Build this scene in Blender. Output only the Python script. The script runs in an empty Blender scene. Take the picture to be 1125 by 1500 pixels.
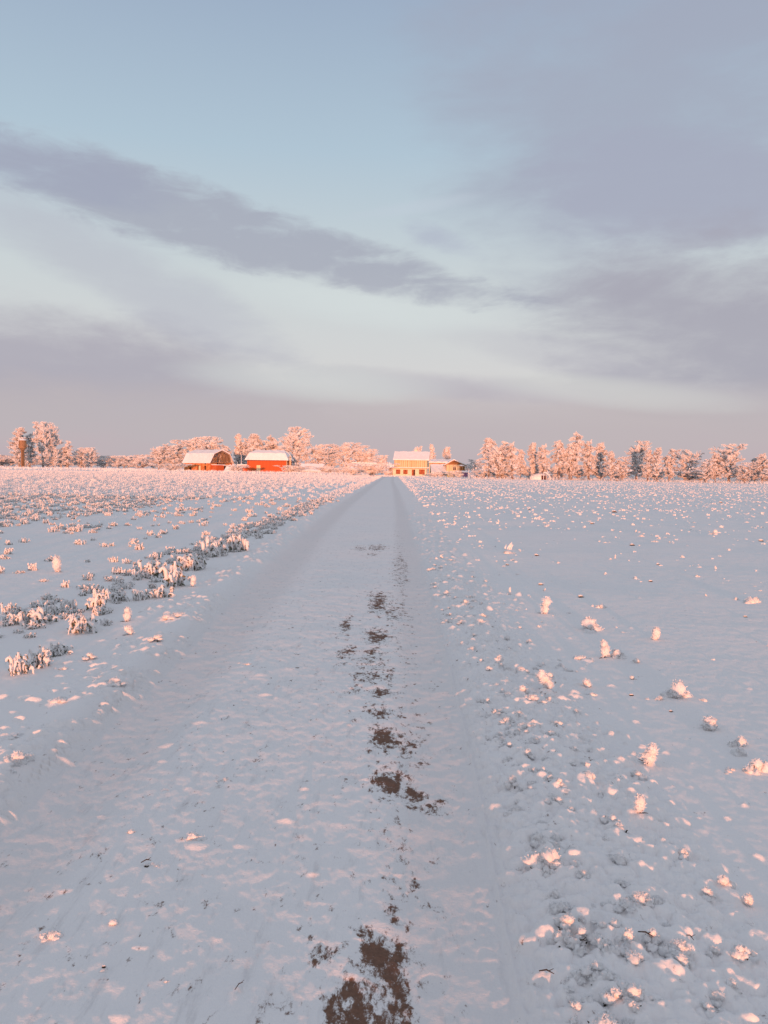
import bpy, math, random
import numpy as np
from mathutils import Matrix, Vector

# ------------------------------------------------------------------ camera
SC = bpy.context.scene
H0 = 1.5                       # camera height
FPX = 1150.0                   # focal length in photo pixels (1125 x 1500)
PITCH = math.radians(-3.0); ROLL = math.radians(0.8); YAW = math.radians(0.62)
cam_d = bpy.data.cameras.new('camera'); cam = bpy.data.objects.new('camera', cam_d)
SC.collection.objects.link(cam); SC.camera = cam
cam_d.sensor_fit = 'VERTICAL'; cam_d.sensor_height = 36.0; cam_d.lens = 36.0*FPX/1500.0
cam_d.clip_start = 0.05; cam_d.clip_end = 20000
RM = (Matrix.Rotation(YAW, 3, 'Z') @ Matrix.Rotation(math.pi/2+PITCH, 3, 'X') @ Matrix.Rotation(ROLL, 3, 'Z'))
cam.matrix_world = Matrix.Translation((0, 0, H0)) @ RM.to_4x4()
def ray(px, py):
    return RM @ Vector(((px-562.5)/FPX, -(py-750.0)/FPX, -1.0))
def at(px, py):                # point on flat ground seen at a pixel
    d = ray(px, py); t = H0/-d.z
    return (d.x*t, d.y*t)
def atd(px, py, D):            # x, z of a pixel at distance y = D
    d = ray(px, py); t = D/d.y
    return (d.x*t, H0+d.z*t)

# ------------------------------------------------------------------ sun, sky, exposure
SUN_EL = math.radians(1.1); SUN_AZ = math.radians(179)      # sun stands behind the photographer, clockwise from +Y
sun_d = bpy.data.lights.new('sun', 'SUN'); sun = bpy.data.objects.new('sun', sun_d); SC.collection.objects.link(sun)
sun_d.energy = 4.7; sun_d.angle = math.radians(1.0); sun_d.color = (1.0, 0.37, 0.18)
sv = Vector((math.sin(SUN_AZ)*math.cos(SUN_EL), math.cos(SUN_AZ)*math.cos(SUN_EL), math.sin(SUN_EL)))
sun.rotation_euler = sv.to_track_quat('Z', 'Y').to_euler()
SC.view_settings.view_transform = 'Standard'; SC.view_settings.look = 'None'
SC.view_settings.exposure = 0.12; SC.view_settings.gamma = 1.0
SC.cycles.max_bounces = 5; SC.cycles.diffuse_bounces = 3; SC.cycles.caustics_reflective = False; SC.cycles.caustics_refractive = False

class NT:
    def __init__(s, tree): s.t = tree; s.n = tree.nodes; s.l = tree.links
    def node(s, typ, **kw):
        n = s.n.new(typ)
        for k, v in kw.items(): setattr(n, k, v)
        return n
    def put(s, sock, v):
        if isinstance(v, bpy.types.NodeSocket): s.l.new(v, sock)
        elif v is not None: sock.default_value = v
    def m(s, op, a, b=None, c=None, clamp=False):
        n = s.node('ShaderNodeMath', operation=op); n.use_clamp = clamp
        s.put(n.inputs[0], a); s.put(n.inputs[1], b); s.put(n.inputs[2], c); return n.outputs[0]
    def mix(s, f, a, b):
        n = s.node('ShaderNodeMix', data_type='RGBA'); s.put(n.inputs[0], f); s.put(n.inputs[6], a); s.put(n.inputs[7], b); return n.outputs[2]
    def noise(s, vec, scale, detail=4, rough=0.5, dist=0.0):
        n = s.node('ShaderNodeTexNoise'); s.put(n.inputs['Vector'], vec); n.inputs['Scale'].default_value = scale
        n.inputs['Detail'].default_value = detail; n.inputs['Roughness'].default_value = rough; n.inputs['Distortion'].default_value = dist
        return n.outputs['Fac']
    def ss(s, v, a, b):         # smoothstep
        n = s.node('ShaderNodeMapRange', interpolation_type='SMOOTHSTEP'); s.put(n.inputs[0], v)
        n.inputs[1].default_value = a; n.inputs[2].default_value = b; return n.outputs[0]
    def scale(s, vec, v):
        n = s.node('ShaderNodeMapping'); s.put(n.inputs['Vector'], vec); n.inputs['Scale'].default_value = v; return n.outputs[0]
def C(r, g, b): return (r, g, b, 1.0)
def srgb(r, g, b):
    f = lambda c: (c/255/12.92) if c/255 <= 0.04045 else ((c/255+0.055)/1.055)**2.4
    return (f(r), f(g), f(b), 1.0)

W = bpy.data.worlds.new('World'); SC.world = W; W.use_nodes = True
t = NT(W.node_tree); t.n.clear()
out = t.node('ShaderNodeOutputWorld'); bg = t.node('ShaderNodeBackground'); t.l.new(bg.outputs[0], out.inputs[0])
tc = t.node('ShaderNodeTexCoord').outputs['Generated']
sx = t.node('ShaderNodeSeparateXYZ'); t.l.new(tc, sx.inputs[0])
el = t.m('MULTIPLY', t.m('ARCSINE', sx.outputs[2]), 180/math.pi)
az = t.m('MULTIPLY', t.m('ARCTAN2', sx.outputs[0], sx.outputs[1]), 180/math.pi)
sky = t.node('ShaderNodeTexSky', sky_type='NISHITA'); sky.sun_disc = False
sky.sun_elevation = SUN_EL; sky.sun_rotation = SUN_AZ; sky.altitude = 100; sky.air_density = 1.0; sky.dust_density = 1.5
nish = t.node('ShaderNodeVectorMath', operation='SCALE'); t.l.new(sky.outputs[0], nish.inputs[0]); nish.inputs['Scale'].default_value = 0.15
ramp = t.node('ShaderNodeValToRGB'); t.put(ramp.inputs[0], t.m('DIVIDE', el, 60.0, clamp=True))
cr = ramp.color_ramp; stops = [(0.0, srgb(190, 172, 178)), (0.05, srgb(187, 177, 184)), (0.12, srgb(208, 208, 209)), (0.22, srgb(200, 208, 211)),
                               (0.36, srgb(174, 194, 209)), (0.58, srgb(145, 161, 188)), (1.0, srgb(182, 184, 190))]
cr.elements[0].position = 0; cr.elements[0].color = stops[0][1]; cr.elements[1].position = 1; cr.elements[1].color = stops[-1][1]
for p, c in stops[1:-1]:
    e = cr.elements.new(p); e.color = c
base = t.mix(0.93, nish.outputs[0], ramp.outputs[0])
# warm glow round the low sun, behind the camera
dotn = t.node('ShaderNodeVectorMath', operation='DOT_PRODUCT'); t.l.new(tc, dotn.inputs[0]); dotn.inputs[1].default_value = sv
# cloud bodies in azimuth / elevation
st = t.scale(tc, (1.0, 1.0, 2.6))
nA = t.m('SUBTRACT', t.noise(st, 5.0, 7, 0.58, 0.3), 0.5)
nB = t.m('SUBTRACT', t.noise(t.scale(tc, (1, 1, 3.2)), 16.0, 6, 0.6, 0.4), 0.5)
def cloud(px, py, hw, hh, ang, col, dens, edge=(1.25, 0.25), amp=2.2, ampb=0.9, skew=0.0):
    """soft body centred on a photo pixel's direction; hw, hh half sizes in degrees, ang tilt in degrees"""
    global base
    d = ray(px, py).normalized(); a0 = math.degrees(math.atan2(d.x, d.y)); e0 = math.degrees(math.asin(d.z))
    da = t.m('SUBTRACT', az, a0); de = t.m('SUBTRACT', el, e0)
    c, s_ = math.cos(math.radians(ang)), math.sin(math.radians(ang))
    u = t.m('DIVIDE', t.m('ADD', t.m('MULTIPLY', da, c), t.m('MULTIPLY', de, s_)), hw)
    v = t.m('SUBTRACT', t.m('MULTIPLY', de, c), t.m('MULTIPLY', da, s_))
    if skew:   # body tapers towards +u
        w = t.m('MULTIPLY', t.m('MAXIMUM', t.m('SUBTRACT', 1.0, t.m('MULTIPLY', u, skew)), 0.15), hh)
        v = t.m('DIVIDE', v, w)
    else: v = t.m('DIVIDE', v, hh)
    q = t.m('ADD', t.m('POWER', t.m('ABSOLUTE', u), 2.4), t.m('MULTIPLY', v, v))
    q = t.m('ADD', q, t.m('ADD', t.m('MULTIPLY', nA, amp), t.m('MULTIPLY', nB, ampb)))
    mk = t.m('SUBTRACT', 1.0, t.ss(q, edge[1], edge[0]))
    base = t.mix(t.m('MULTIPLY', mk, dens), base, col)
lav = srgb(160, 160, 178)
cloud(960, 120, 16, 13, 12, srgb(157, 161, 178), 0.72, (1.7, -0.2), 3.0, 0.7)
cloud(960, 275, 9, 4, -8, srgb(160, 163, 182), 0.5, (1.5, 0.0), 3.0, 1.2)
cloud(1040, 480, 11, 5.6, -10, srgb(162, 161, 173), 0.9, (1.6, -0.1), 2.6, 1.0)
cloud(70, 545, 19, 4.0, -5, srgb(165, 162, 174), 0.85, (1.6, -0.1), 2.4, 1.0)
cloud(215, 420, 12, 2.2, -24, srgb(176, 178, 190), 0.55, (1.6, -0.2), 2.4, 1.2)
cloud(800, 515, 8, 1.3, -10, srgb(178, 177, 187), 0.4, (1.5, -0.2), 2.4, 1.2)
cloud(600, 625, 40, 2.7, 0, srgb(185, 176, 178), 0.8, (1.7, -0.2), 2.2, 0.9)
cloud(640, 565, 12, 1.0, -4, srgb(176, 172, 182), 0.6, (1.5, -0.3), 2.6, 1.2)
cloud(560, 445, 9, 1.6, -6, srgb(206, 214, 214), 0.6, (1.8, -0.5), 2.0, 0.8)
cloud(900, 575, 9, 1.0, -6, srgb(205, 207, 204), 0.5, (1.6, -0.3), 2.2, 1.0)
cloud(460, 560, 9, 1.3, -3, srgb(204, 208, 206), 0.6, (1.6, -0.3), 2.2, 1.0)
cloud(600, 305, 5, 0.5, 8, srgb(186, 197, 208), 0.6, (1.6, -0.4), 2.0, 1.5)
cloud(650, 352, 3.5, 0.9, -22, srgb(168, 174, 192), 0.55, (1.5, -0.2), 2.4, 1.8)
cloud(392, 352, 20.5, 2.3, -12.2, srgb(157, 160, 175), 0.76, (1.2, 0.2), 1.5, 2.0, 0.38)
cloud(60, 240, 9, 1.8, -6, srgb(155, 161, 180), 0.7, (1.4, 0.0), 2.0, 1.6)
glow = t.m('MULTIPLY', t.m('POWER', t.m('MAXIMUM', dotn.outputs['Value'], 0.0), 4.0), 0.85)
base = t.mix(t.m('MULTIPLY', glow, 0.7), base, C(0.84, 0.68, 0.64))
t.put(bg.inputs[0], base); bg.inputs[1].default_value = 1.0

# ------------------------------------------------------------------ helpers
COL = SC.collection
def tagp(o, label=None, cat=None, group=None, kind=None):
    if label: o['label'] = label
    if cat: o['category'] = cat
    if group: o['group'] = group
    if kind: o['kind'] = kind
    return o
def empty(name, loc, label, cat, group=None, rz=0.0):
    o = bpy.data.objects.new(name, None); COL.objects.link(o); o.location = loc; o.rotation_euler = (0, 0, rz)
    o.empty_display_size = 0.3
    return tagp(o, label, cat, group)
class Buf:
    """collects faces; build() links them as ONE mesh object"""
    def __init__(s): s.v = []; s.f = {3: [], 4: []}; s.mi = {3: [], 4: []}; s.n = 0; s.poly = []
    def add(s, v, f, mi=0):
        v = np.asarray(v, float).reshape(-1, 3); f = np.asarray(f, int); k = f.shape[1]
        s.v.append(v); s.f[k].append(f+s.n); s.mi[k].append(np.full(len(f), mi)); s.n += len(v)
    def tube(s, pts, rad, sides=5, mi=0, cap=False):
        pts = np.asarray(pts, float); n = len(pts); rad = np.broadcast_to(np.asarray(rad, float), (n,))
        tg = np.gradient(pts, axis=0); tg /= np.linalg.norm(tg, axis=1)[:, None]+1e-9
        ref = np.array([0.31, 0.95, 0.07]) if abs(tg[0][2]) > 0.8 else np.array([0.05, 0.1, 1.0])
        a = np.cross(tg, ref); a /= np.linalg.norm(a, axis=1)[:, None]+1e-9; b = np.cross(tg, a)
        th = np.arange(sides)/sides*2*math.pi
        v = pts[:, None, :]+rad[:, None, None]*(a[:, None, :]*np.cos(th)[None, :, None]+b[:, None, :]*np.sin(th)[None, :, None])
        i = np.arange(n-1)[:, None]*sides; j = np.arange(sides)[None, :]; j2 = (j+1) % sides
        f = np.stack([i+j, i+j2, i+sides+j2, i+sides+j], -1).reshape(-1, 4)
        s.add(v, f, mi)
        if cap:
            m0 = s.n; s.v.append(pts[[0, -1]]); s.n += 2
            b0 = m0-n*sides; jj = np.arange(sides)
            s.f[3].append(np.stack([np.full(sides, m0+1), b0+(n-1)*sides+jj, b0+(n-1)*sides+(jj+1) % sides], -1)); s.mi[3].append(np.full(sides, mi))
            s.f[3].append(np.stack([np.full(sides, m0), b0+(jj+1) % sides, b0+jj], -1)); s.mi[3].append(np.full(sides, mi))
    def box(s, a, b, mi=0):
        x0, y0, z0 = a; x1, y1, z1 = b
        v = [(x0, y0, z0), (x1, y0, z0), (x1, y1, z0), (x0, y1, z0), (x0, y0, z1), (x1, y0, z1), (x1, y1, z1), (x0, y1, z1)]
        s.add(v, [(0, 3, 2, 1), (4, 5, 6, 7), (0, 1, 5, 4), (1, 2, 6, 5), (2, 3, 7, 6), (3, 0, 4, 7)], mi)
    def needles(s, p, d, L, w, rng, mi=0, out=None):
        """thin triangles from points p along directions d"""
        n = len(p); d = d/(np.linalg.norm(d, axis=1)[:, None]+1e-9)
        q = np.cross(d, rng.normal(size=(n, 3)) if out is None else out+rng.normal(size=(n, 3))*.35); q /= np.linalg.norm(q, axis=1)[:, None]+1e-9
        L = np.broadcast_to(L, (n,))[:, None]; w = np.broadcast_to(w, (n,))[:, None]
        v = np.stack([p-q*w/2, p+q*w/2, p+d*L], 1).reshape(-1, 3)
        s.add(v, np.arange(3*n).reshape(-1, 3), mi)
    def mesh(s, name, mats, smooth=False):
        me = bpy.data.meshes.new(name); V = np.concatenate(s.v)
        F3 = np.concatenate(s.f[3]) if s.f[3] else np.zeros((0, 3), int); F4 = np.concatenate(s.f[4]) if s.f[4] else np.zeros((0, 4), int)
        mi = np.concatenate([np.concatenate(s.mi[3]) if s.f[3] else np.zeros(0, int), np.concatenate(s.mi[4]) if s.f[4] else np.zeros(0, int)])
        me.vertices.add(len(V)); me.vertices.foreach_set('co', V.astype(np.float32).ravel())
        nl = F3.size+F4.size; me.loops.add(nl); me.loops.foreach_set('vertex_index', np.concatenate([F3.ravel(), F4.ravel()]).astype(np.int32))
        nf = len(F3)+len(F4); me.polygons.add(nf)
        ls = np.concatenate([np.arange(len(F3))*3, len(F3)*3+np.arange(len(F4))*4]).astype(np.int32)
        me.polygons.foreach_set('loop_start', ls); me.polygons.foreach_set('material_index', mi.astype(np.int32))
        me.polygons.foreach_set('use_smooth', np.full(nf, smooth))
        me.update(calc_edges=True)
        for m in (mats if isinstance(mats, (list, tuple)) else [mats]): me.materials.append(m)
        return me
    def build(s, name, mats, parent=None, smooth=False):
        return link(name, s.mesh(name, mats, smooth), parent)
def link(name, me, parent=None):
    o = bpy.data.objects.new(name, me); COL.objects.link(o)
    if parent is not None: o.parent = parent
    return o
def dup(o, loc, rz, sc, label=None, group=None):
    c = o.copy(); COL.objects.link(c); c.location = loc; c.rotation_euler = (0, 0, rz); c.scale = sc if hasattr(sc, '__len__') else (sc,)*3
    if label: c['label'] = label
    if group: c['group'] = group
    for ch in list(o.children):
        k = ch.copy(); COL.objects.link(k); k.parent = c
    return c

def hsh(ix, iy, seed):
    h = (ix.astype(np.int64)*374761393+iy.astype(np.int64)*668265263+seed*1442695041) & 0xffffffff
    h = ((h ^ (h >> 13))*1274126177) & 0xffffffff; h = h ^ (h >> 16); h = (h*2246822519) & 0xffffffff
    return (h >> 8).astype(np.float64)/16777216.0
def pn(x, y, seed=0):           # gradient noise, about -0.7..0.7
    x = np.asarray(x, float); y = np.asarray(y, float)
    xi = np.floor(x); yi = np.floor(y); fx = x-xi; fy = y-yi; xi = xi.astype(np.int64); yi = yi.astype(np.int64)
    u = fx*fx*fx*(fx*(fx*6-15)+10); v = fy*fy*fy*(fy*(fy*6-15)+10)
    def g(ox, oy):
        a = hsh(xi+ox, yi+oy, seed)*2*math.pi; return np.cos(a)*(fx-ox)+np.sin(a)*(fy-oy)
    a = g(0, 0)*(1-u)+g(1, 0)*u; b = g(0, 1)*(1-u)+g(1, 1)*u
    return a*(1-v)+b*v
def fbm(x, y, seed, octv=4, gain=0.5):
    r = 0; a = 1; f = 1
    for k in range(octv): r = r+a*pn(x*f+17.3*k, y*f-9.1*k, seed+k); a *= gain; f *= 2.03
    return r

# ------------------------------------------------------------------ materials
def pmat(name, col, rough=0.7, spec=0.3):
    m = bpy.data.materials.new(name); m.use_nodes = True; k = NT(m.node_tree); p = m.node_tree.nodes['Principled BSDF']
    p.inputs['Base Color'].default_value = col; p.inputs['Roughness'].default_value = rough; p.inputs['Specular IOR Level'].default_value = spec
    return m, k, p
def two_tone(name, a, b, scale, lo=0.4, hi=0.6, stretch=(1, 1, 1), rough=0.8, spec=0.2, detail=4, bump=0.0):
    m, k, p = pmat(name, a, rough, spec)
    co = k.scale(k.node('ShaderNodeTexCoord').outputs['Object'], stretch)
    n = k.noise(co, scale, detail, 0.6)
    k.put(p.inputs['Base Color'], k.mix(k.ss(n, lo, hi), a, b))
    if bump:
        bn = k.node('ShaderNodeBump'); bn.inputs['Strength'].default_value = 0.6; bn.inputs['Distance'].default_value = bump
        k.put(bn.inputs['Height'], n); k.put(p.inputs['Normal'], bn.outputs[0])
    return m
M = {}
M['frost'] = two_tone('frost', C(.86, .85, .86), C(.93, .92, .93), 30, rough=.9, spec=.1)
M['rime'] = two_tone('rime', C(.78, .77, .78), C(.86, .85, .86), 3, rough=.9, spec=.1)
M['twig_rime'] = two_tone('twig_rime', C(.78, .74, .73), C(.92, .91, .91), .9, .35, .6, rough=.9, spec=.1)
M['twig_brown'] = two_tone('twig_brown', C(.40, .31, .27), C(.62, .54, .50), 1.2, rough=.9, spec=.1)
M['bark'] = two_tone('bark', C(.16, .10, .07), C(.74, .69, .66), 2.2, .44, .62, rough=.9, spec=.1)
M['leaf'] = two_tone('leaf', C(.07, .085, .05), C(.17, .16, .11), 40, rough=.9, spec=.1)
M['stalk'] = two_tone('stalk', C(.03, .022, .018), C(.07, .05, .035), 60, rough=.9, spec=.1)
M['straw'] = two_tone('straw', C(.42, .32, .20), C(.75, .72, .68), 50, rough=.9, spec=.1)
def through(m, f):
    k = NT(m.node_tree); p = m.node_tree.nodes['Principled BSDF']; o = [n for n in m.node_tree.nodes if n.type == 'OUTPUT_MATERIAL'][0]
    tr = k.node('ShaderNodeBsdfTranslucent'); mx = k.node('ShaderNodeMixShader'); mx.inputs[0].default_value = f
    src = p.inputs['Base Color'].links[0].from_socket; k.l.new(src, tr.inputs[0]); k.l.new(p.outputs[0], mx.inputs[1]); k.l.new(tr.outputs[0], mx.inputs[2]); k.l.new(mx.outputs[0], o.inputs[0])
through(M['frost'], .15)
M['snow_cap'] = two_tone('snow_cap', C(.82, .82, .84), C(.88, .88, .90), .8, rough=.7, spec=.2, bump=.05)

# ------------------------------------------------------------------ ground: one sheet, finer where it is near
def track_fn(px):
    p = sorted([at(a, b) for a, b in px], key=lambda q: q[1]); ys = [q[1] for q in p]; xs = [q[0] for q in p]
    return lambda y: np.interp(y, ys, xs)
xl = track_fn([(20, 1230), (145, 1105), (250, 1000), (330, 920), (405, 840), (460, 780), (502, 742), (530, 722), (548, 709)])
xr = track_fn([(690, 1600), (668, 1400), (648, 1150), (629, 1000), (613, 900), (600, 820), (588, 750), (580, 718), (575, 706)])
xb = track_fn([(-150, 1330), (0, 1193), (120, 1080), (232, 980), (350, 852), (440, 775), (495, 733), (528, 715), (546, 705)])   # left berm edge
def base_h(x, y):
    """smooth ground height shared by the sheet and by what stands on it"""
    r = np.hypot(x, y)
    h = 0.030*fbm(x/2.7, y/3.6, 11, 2)*np.clip(r/5, .4, 1)+0.05*fbm(x/13., y/17., 5, 2)*np.clip(r/40, 0, 1)
    wob = 0.05*pn(x*0, y/1.7, 77)
    dl = x-xl(y)-wob; dr = x-xr(y)-wob*.5
    h = h*np.clip(np.minimum(np.abs(dl), np.abs(dr))/.8, .35, 1)
    far = np.clip((60-y)/40, 0.25, 1)
    h = h-0.030*np.exp(-(dl/.34)**4)*far-0.014*np.exp(-(dr/.21)**4)*far
    db = x-xb(y)-wob
    h = h+0.056*np.exp(-((db+.13)/.15)**2)*far+0.018*np.exp(-((db+.45)/.35)**2)*far   # left berm
    h = h+0.028*np.exp(-((x-xr(y)-.52)/.26)**2)*far                                  # right windrow
    return h

rng = np.random.default_rng(7)
NR1, RMIN, RMAX = 1230, 1.25, 90.0
rr = np.concatenate([[0.02, .3, .6, .9, 1.1], RMIN*(RMAX/RMIN)**(np.arange(NR1)/(NR1-1)), 90*(9000/90)**(np.arange(1, 90)/89.)])
fine = np.radians(np.linspace(-37, 37, 860)); side = np.radians(np.linspace(37, 323, 90)[1:-1])
ph = np.concatenate([fine, side]); NF = len(fine); NP = len(ph); NR = len(rr)
RR, PP = np.meshgrid(rr, ph, indexing='ij'); X = RR*np.sin(PP); Y = RR*np.cos(PP)
Z = base_h(X, Y)
near = np.clip(1-(RR-30)/60, 0, 1)
inroad = np.exp(-((X-(xl(Y)+xr(Y))/2)/1.15)**6)
intrack = np.maximum(np.exp(-((X-xl(Y))/.33)**4), np.exp(-((X-xr(Y))/.24)**4))
rough_amt = (0.35+0.30*inroad)*(1-.75*intrack)
f1 = fbm(X*5, Y*3.4, 31, 3, .55); f2 = fbm(X*19, Y*13, 41, 3, .6)
Z += near*(0.0045*rough_amt*f1+0.0035*(.3+rough_amt)*f2*np.clip(1-(RR-12)/25, 0, 1))
windz = np.exp(-((X-xr(Y)-.60)/.44)**4)
Z += near*windz*0.034*np.abs(fbm(X*7, Y*6, 91, 4, .6))+near*0.006*np.abs(fbm(X*2.3, Y*2.0, 95, 3, .6))
far_rough = np.clip((RR-8)/40, 0, 1)*np.clip(1-(RR-90)/900, 0, 1)*(1-inroad*.7)
Z += far_rough*0.014*np.maximum(fbm(X*3.7, Y*2.6, 61, 3, .6), 0)
# fine tyre tread ridges
rid = X-xb(Y)+.02
Z += np.where((RR < 14), 0.015*np.exp(-(rid/.035)**2)*(.5+.5*np.sign(np.sin(Y*2*math.pi/.055))), 0)*np.clip(pn(X*0, Y*1.1, 8)*3+.6, 0, 1)
rline = X-xr(Y)-.17
Z += np.where(RR < 12, 0.007*np.exp(-((rline)/.009)**2)+.004*np.exp(-((rline-.035)/.007)**2)+.004*np.exp(-((rline+.33)/.008)**2), 0)
for off in (-.13, -.03, .09):
    Z += np.where(RR < 9, 0.0016*np.exp(-((X-xr(Y)-off)/.010)**2), 0)
# snow lumps stamped into the sheet
LUMP = np.zeros_like(Z); NZ = pn(X*33, Y*33, 3)*.9+pn(X*14, Y*14, 4)*.8
def stamp(bx, by, R, h, asp=1.0, ang=0.0):
    r = math.hypot(bx, by); p = math.atan2(bx, by)
    if abs(p) > math.radians(36.5) or r < RMIN+R: return
    i0, i1 = np.searchsorted(rr, [r-R*1.3, r+R*1.3]); j0, j1 = np.searchsorted(fine, [p-R*1.3/r, p+R*1.3/r])
    if i1-i0 < 2 or j1-j0 < 2: return
    s = (slice(i0, i1), slice(j0, j1)); dx = X[s]-bx; dy = Y[s]-by; c, sn = math.cos(ang), math.sin(ang)
    u = (dx*c+dy*sn)/R; v = (-dx*sn+dy*c)/(R*asp)
    d = np.sqrt(u*u+v*v)*(1+.42*NZ[s]); q = np.clip(1-d*d, 0, 1)
    LUMP[s] = np.maximum(LUMP[s], h*q**.85*(1+.3*NZ[s]))
def depth_samples(n, a, b): return a*(b/a)**rng.random(n)
for y in depth_samples(7500, 1.5, 60):      # windrow right of the right track
    off = .19+abs(rng.normal(0, .34))+.18*rng.random(); R = rng.uniform(.010, .030)*(1+.25*(rng.random() < .12)*3)
    R *= 1.0+.02*y; stamp(float(xr(y))+off, y, R, R*rng.uniform(.35, .8)*min(1, .7+y*.07), rng.uniform(.6, 1))
for y in depth_samples(900, 1.5, 5.5):       # billowy heap of the lower right
    off = .20+.85*rng.random()*min(1, 1.35-y*.12); R = rng.uniform(.022, .060); stamp(float(xr(y))+off, y, R, R*rng.uniform(.3, .55), rng.uniform(.7, 1))
for y in depth_samples(24, 1.5, 6):         # a few soft lumps left of the wheel tracks' crown
    x_ = rng.uniform(float(xl(y))+.1, float(xr(y))-.5); R = rng.uniform(.02, .06); stamp(x_, y, R, R*rng.uniform(.12, .28), rng.uniform(.6, 1))
for y in depth_samples(2300, 2.2, 60):      # lumps on the left berm
    off = -abs(rng.normal(0, .34))+.04; R = rng.uniform(.015, .055)*(1+.02*y)
    if pn(y*.9, off, 66) > -.08: stamp(float(xb(y))+off, y, R, R*rng.uniform(.3, .65), rng.uniform(.5, 1), rng.normal(.3, .3))
for y in depth_samples(60, 1.4, 40):      # crumbs on the crown of the road
    a, b = float(xl(y))+.2, float(xr(y))-.15; R = rng.uniform(.006, .032)
    stamp(rng.uniform(a, b), y, R, R*rng.uniform(.15, .38), rng.uniform(.5, 1))
for y in depth_samples(380, 3.5, 80):      # right field
    off = 1.0+rng.random()**1.4*y*.75; R = rng.uniform(.008, .026)*(1+.015*y)
    if pn(off*.8, y*.35, 19) > .02: stamp(float(xr(y))+off, y, R, R*rng.uniform(.35, .8), rng.uniform(.6, 1))
for y in depth_samples(350, 3.0, 80):       # left field
    off = .5+rng.random()**1.3*y*.7; R = rng.uniform(.008, .030)*(1+.03*y)
    stamp(float(xb(y))-off, y, R, R*rng.uniform(.3, .7), rng.uniform(.6, 1))
Z += LUMP
def ground_z(x, y):
    r = math.hypot(x, y); i = min(int(np.searchsorted(rr, r)), NR-1); j = int(np.argmin(np.abs(fine-math.atan2(x, y)))); return float(Z[i, j])
# bare soil and packed-snow masks
DIRT = np.zeros_like(Z)
for px, py, rx, ry, s in [(555, 1400, 44, 42, 1.), (520, 1475, 50, 45, .95), (575, 1445, 28, 38, .95), (500, 1440, 35, 25, .6), (560, 1500, 50, 40, .8), (632, 1438, 26, 18, .75),
                          (410, 1466, 48, 18, .55), (470, 1395, 30, 22, .45), (595, 1315, 24, 14, .62), (625, 1322, 22, 8, .6), (582, 1350, 14, 10, .55), (610, 1290, 14, 10, .45),
                          (568, 1148, 26, 26, .9), (600, 1160, 18, 24, .8), (565, 1082, 24, 20, .9), (590, 1105, 14, 40, .62), (640, 1180, 26, 16, .45), (560, 1045, 40, 12, .45),
                          (553, 1015, 18, 9, .85), (545, 990, 30, 30, .55), (570, 1000, 9, 28, .62), (522, 1012, 14, 9, .6), (545, 960, 16, 14, .65), (552, 934, 18, 12, .9),
                          (506, 916, 9, 14, .75), (555, 885, 13, 16, .85), (575, 900, 16, 24, .5), (552, 803, 15, 5, .68), (528, 804, 10, 4, .5), (545, 812, 9, 3, .5), (510, 960, 16, 20, .5), (555, 872, 22, 5, .6)]:
    s = min(1, max(s, .58)+.05); x0, y0 = at(px, py); x1, _ = at(px+rx*(1.35 if py < 1250 else 1.2), py); _, ya = at(px, py-ry*1.3); yb = at(px, py+ry*1.3)[1]
    Rx = abs(x1-x0); Ry = abs(ya-yb)/2; y0 = (ya+yb)/2
    DIRT = np.maximum(DIRT, s*np.exp(-(((X-x0)/Rx)**2+((Y-y0)/Ry)**2)))
strip = np.exp(-((X-xr(Y)+.17)/.16)**2)*np.clip((26-Y)/12, 0, 1)*(.6+1.1*np.clip(pn(X*0+3.3, Y*.75, 12)+.25, 0, 1)); DIRT = np.maximum(DIRT, .53*np.clip(strip, 0, 1))
DIRT = np.maximum(DIRT, .16*inroad*np.clip((20-Y)/12, 0, 1))
DIRT = np.maximum(DIRT, .20*windz*np.clip((14-Y)/8, 0, 1)*(pn(X*2.2, Y*2.2, 55)+.5))
Z -= 0.006*np.clip((DIRT-.45)*4, 0, 1)*(Y < 30)
g = Buf(); idx = np.arange(NR*NP).reshape(NR, NP); a = idx[:-1]; b = idx[1:]; a2 = np.roll(a, -1, 1); b2 = np.roll(b, -1, 1)
g.add(np.stack([X, Y, Z], -1), np.stack([a, b, b2, a2], -1).reshape(-1, 4)[:, ::-1])
g.add([(0, 0, 0)], np.zeros((0, 3), int)); c0 = NR*NP; r0 = idx[0]
g.f[3].append(np.stack([np.full(NP, c0), np.roll(r0, -1), r0], -1)); g.mi[3].append(np.zeros(NP, int))
ms, k, p = pmat('snow', C(.84, .85, .88), .75, .25)
geo = k.node('ShaderNodeTexCoord').outputs['Object']
def attr(nm): n = k.node('ShaderNodeAttribute'); n.attribute_name = nm; return n.outputs['Fac']
soft = k.noise(geo, 1.4, 3, .6)
snowc = k.mix(soft, C(.835, .81, .815), C(.90, .875, .875))
snowc = k.mix(k.m('MULTIPLY', attr('track'), .62), snowc, C(.735, .70, .70))
stre = k.noise(k.scale(geo, (16, 3.0, 1)), 1.0, 5, .7)
snowc = k.mix(k.m('MULTIPLY', k.m('MULTIPLY', k.ss(stre, .52, .72), attr('road')), .30), snowc, C(.42, .40, .42))
dn = k.noise(k.scale(geo, (1, .5, 1)), 34.0, 9, .78, .3); dn2 = k.noise(k.scale(geo, (1, .6, 1)), 11.0, 5, .65)
dv = k.m('ADD', attr('dirt'), k.m('ADD', k.m('MULTIPLY', k.m('SUBTRACT', dn, .5), 3.0), k.m('MULTIPLY', k.m('SUBTRACT', dn2, .5), 2.2)))
dm = k.ss(dv, .56, .90)
soil = k.mix(k.noise(geo, 60, 4, .7), C(.055, .030, .022), C(.28, .145, .095))
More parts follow.
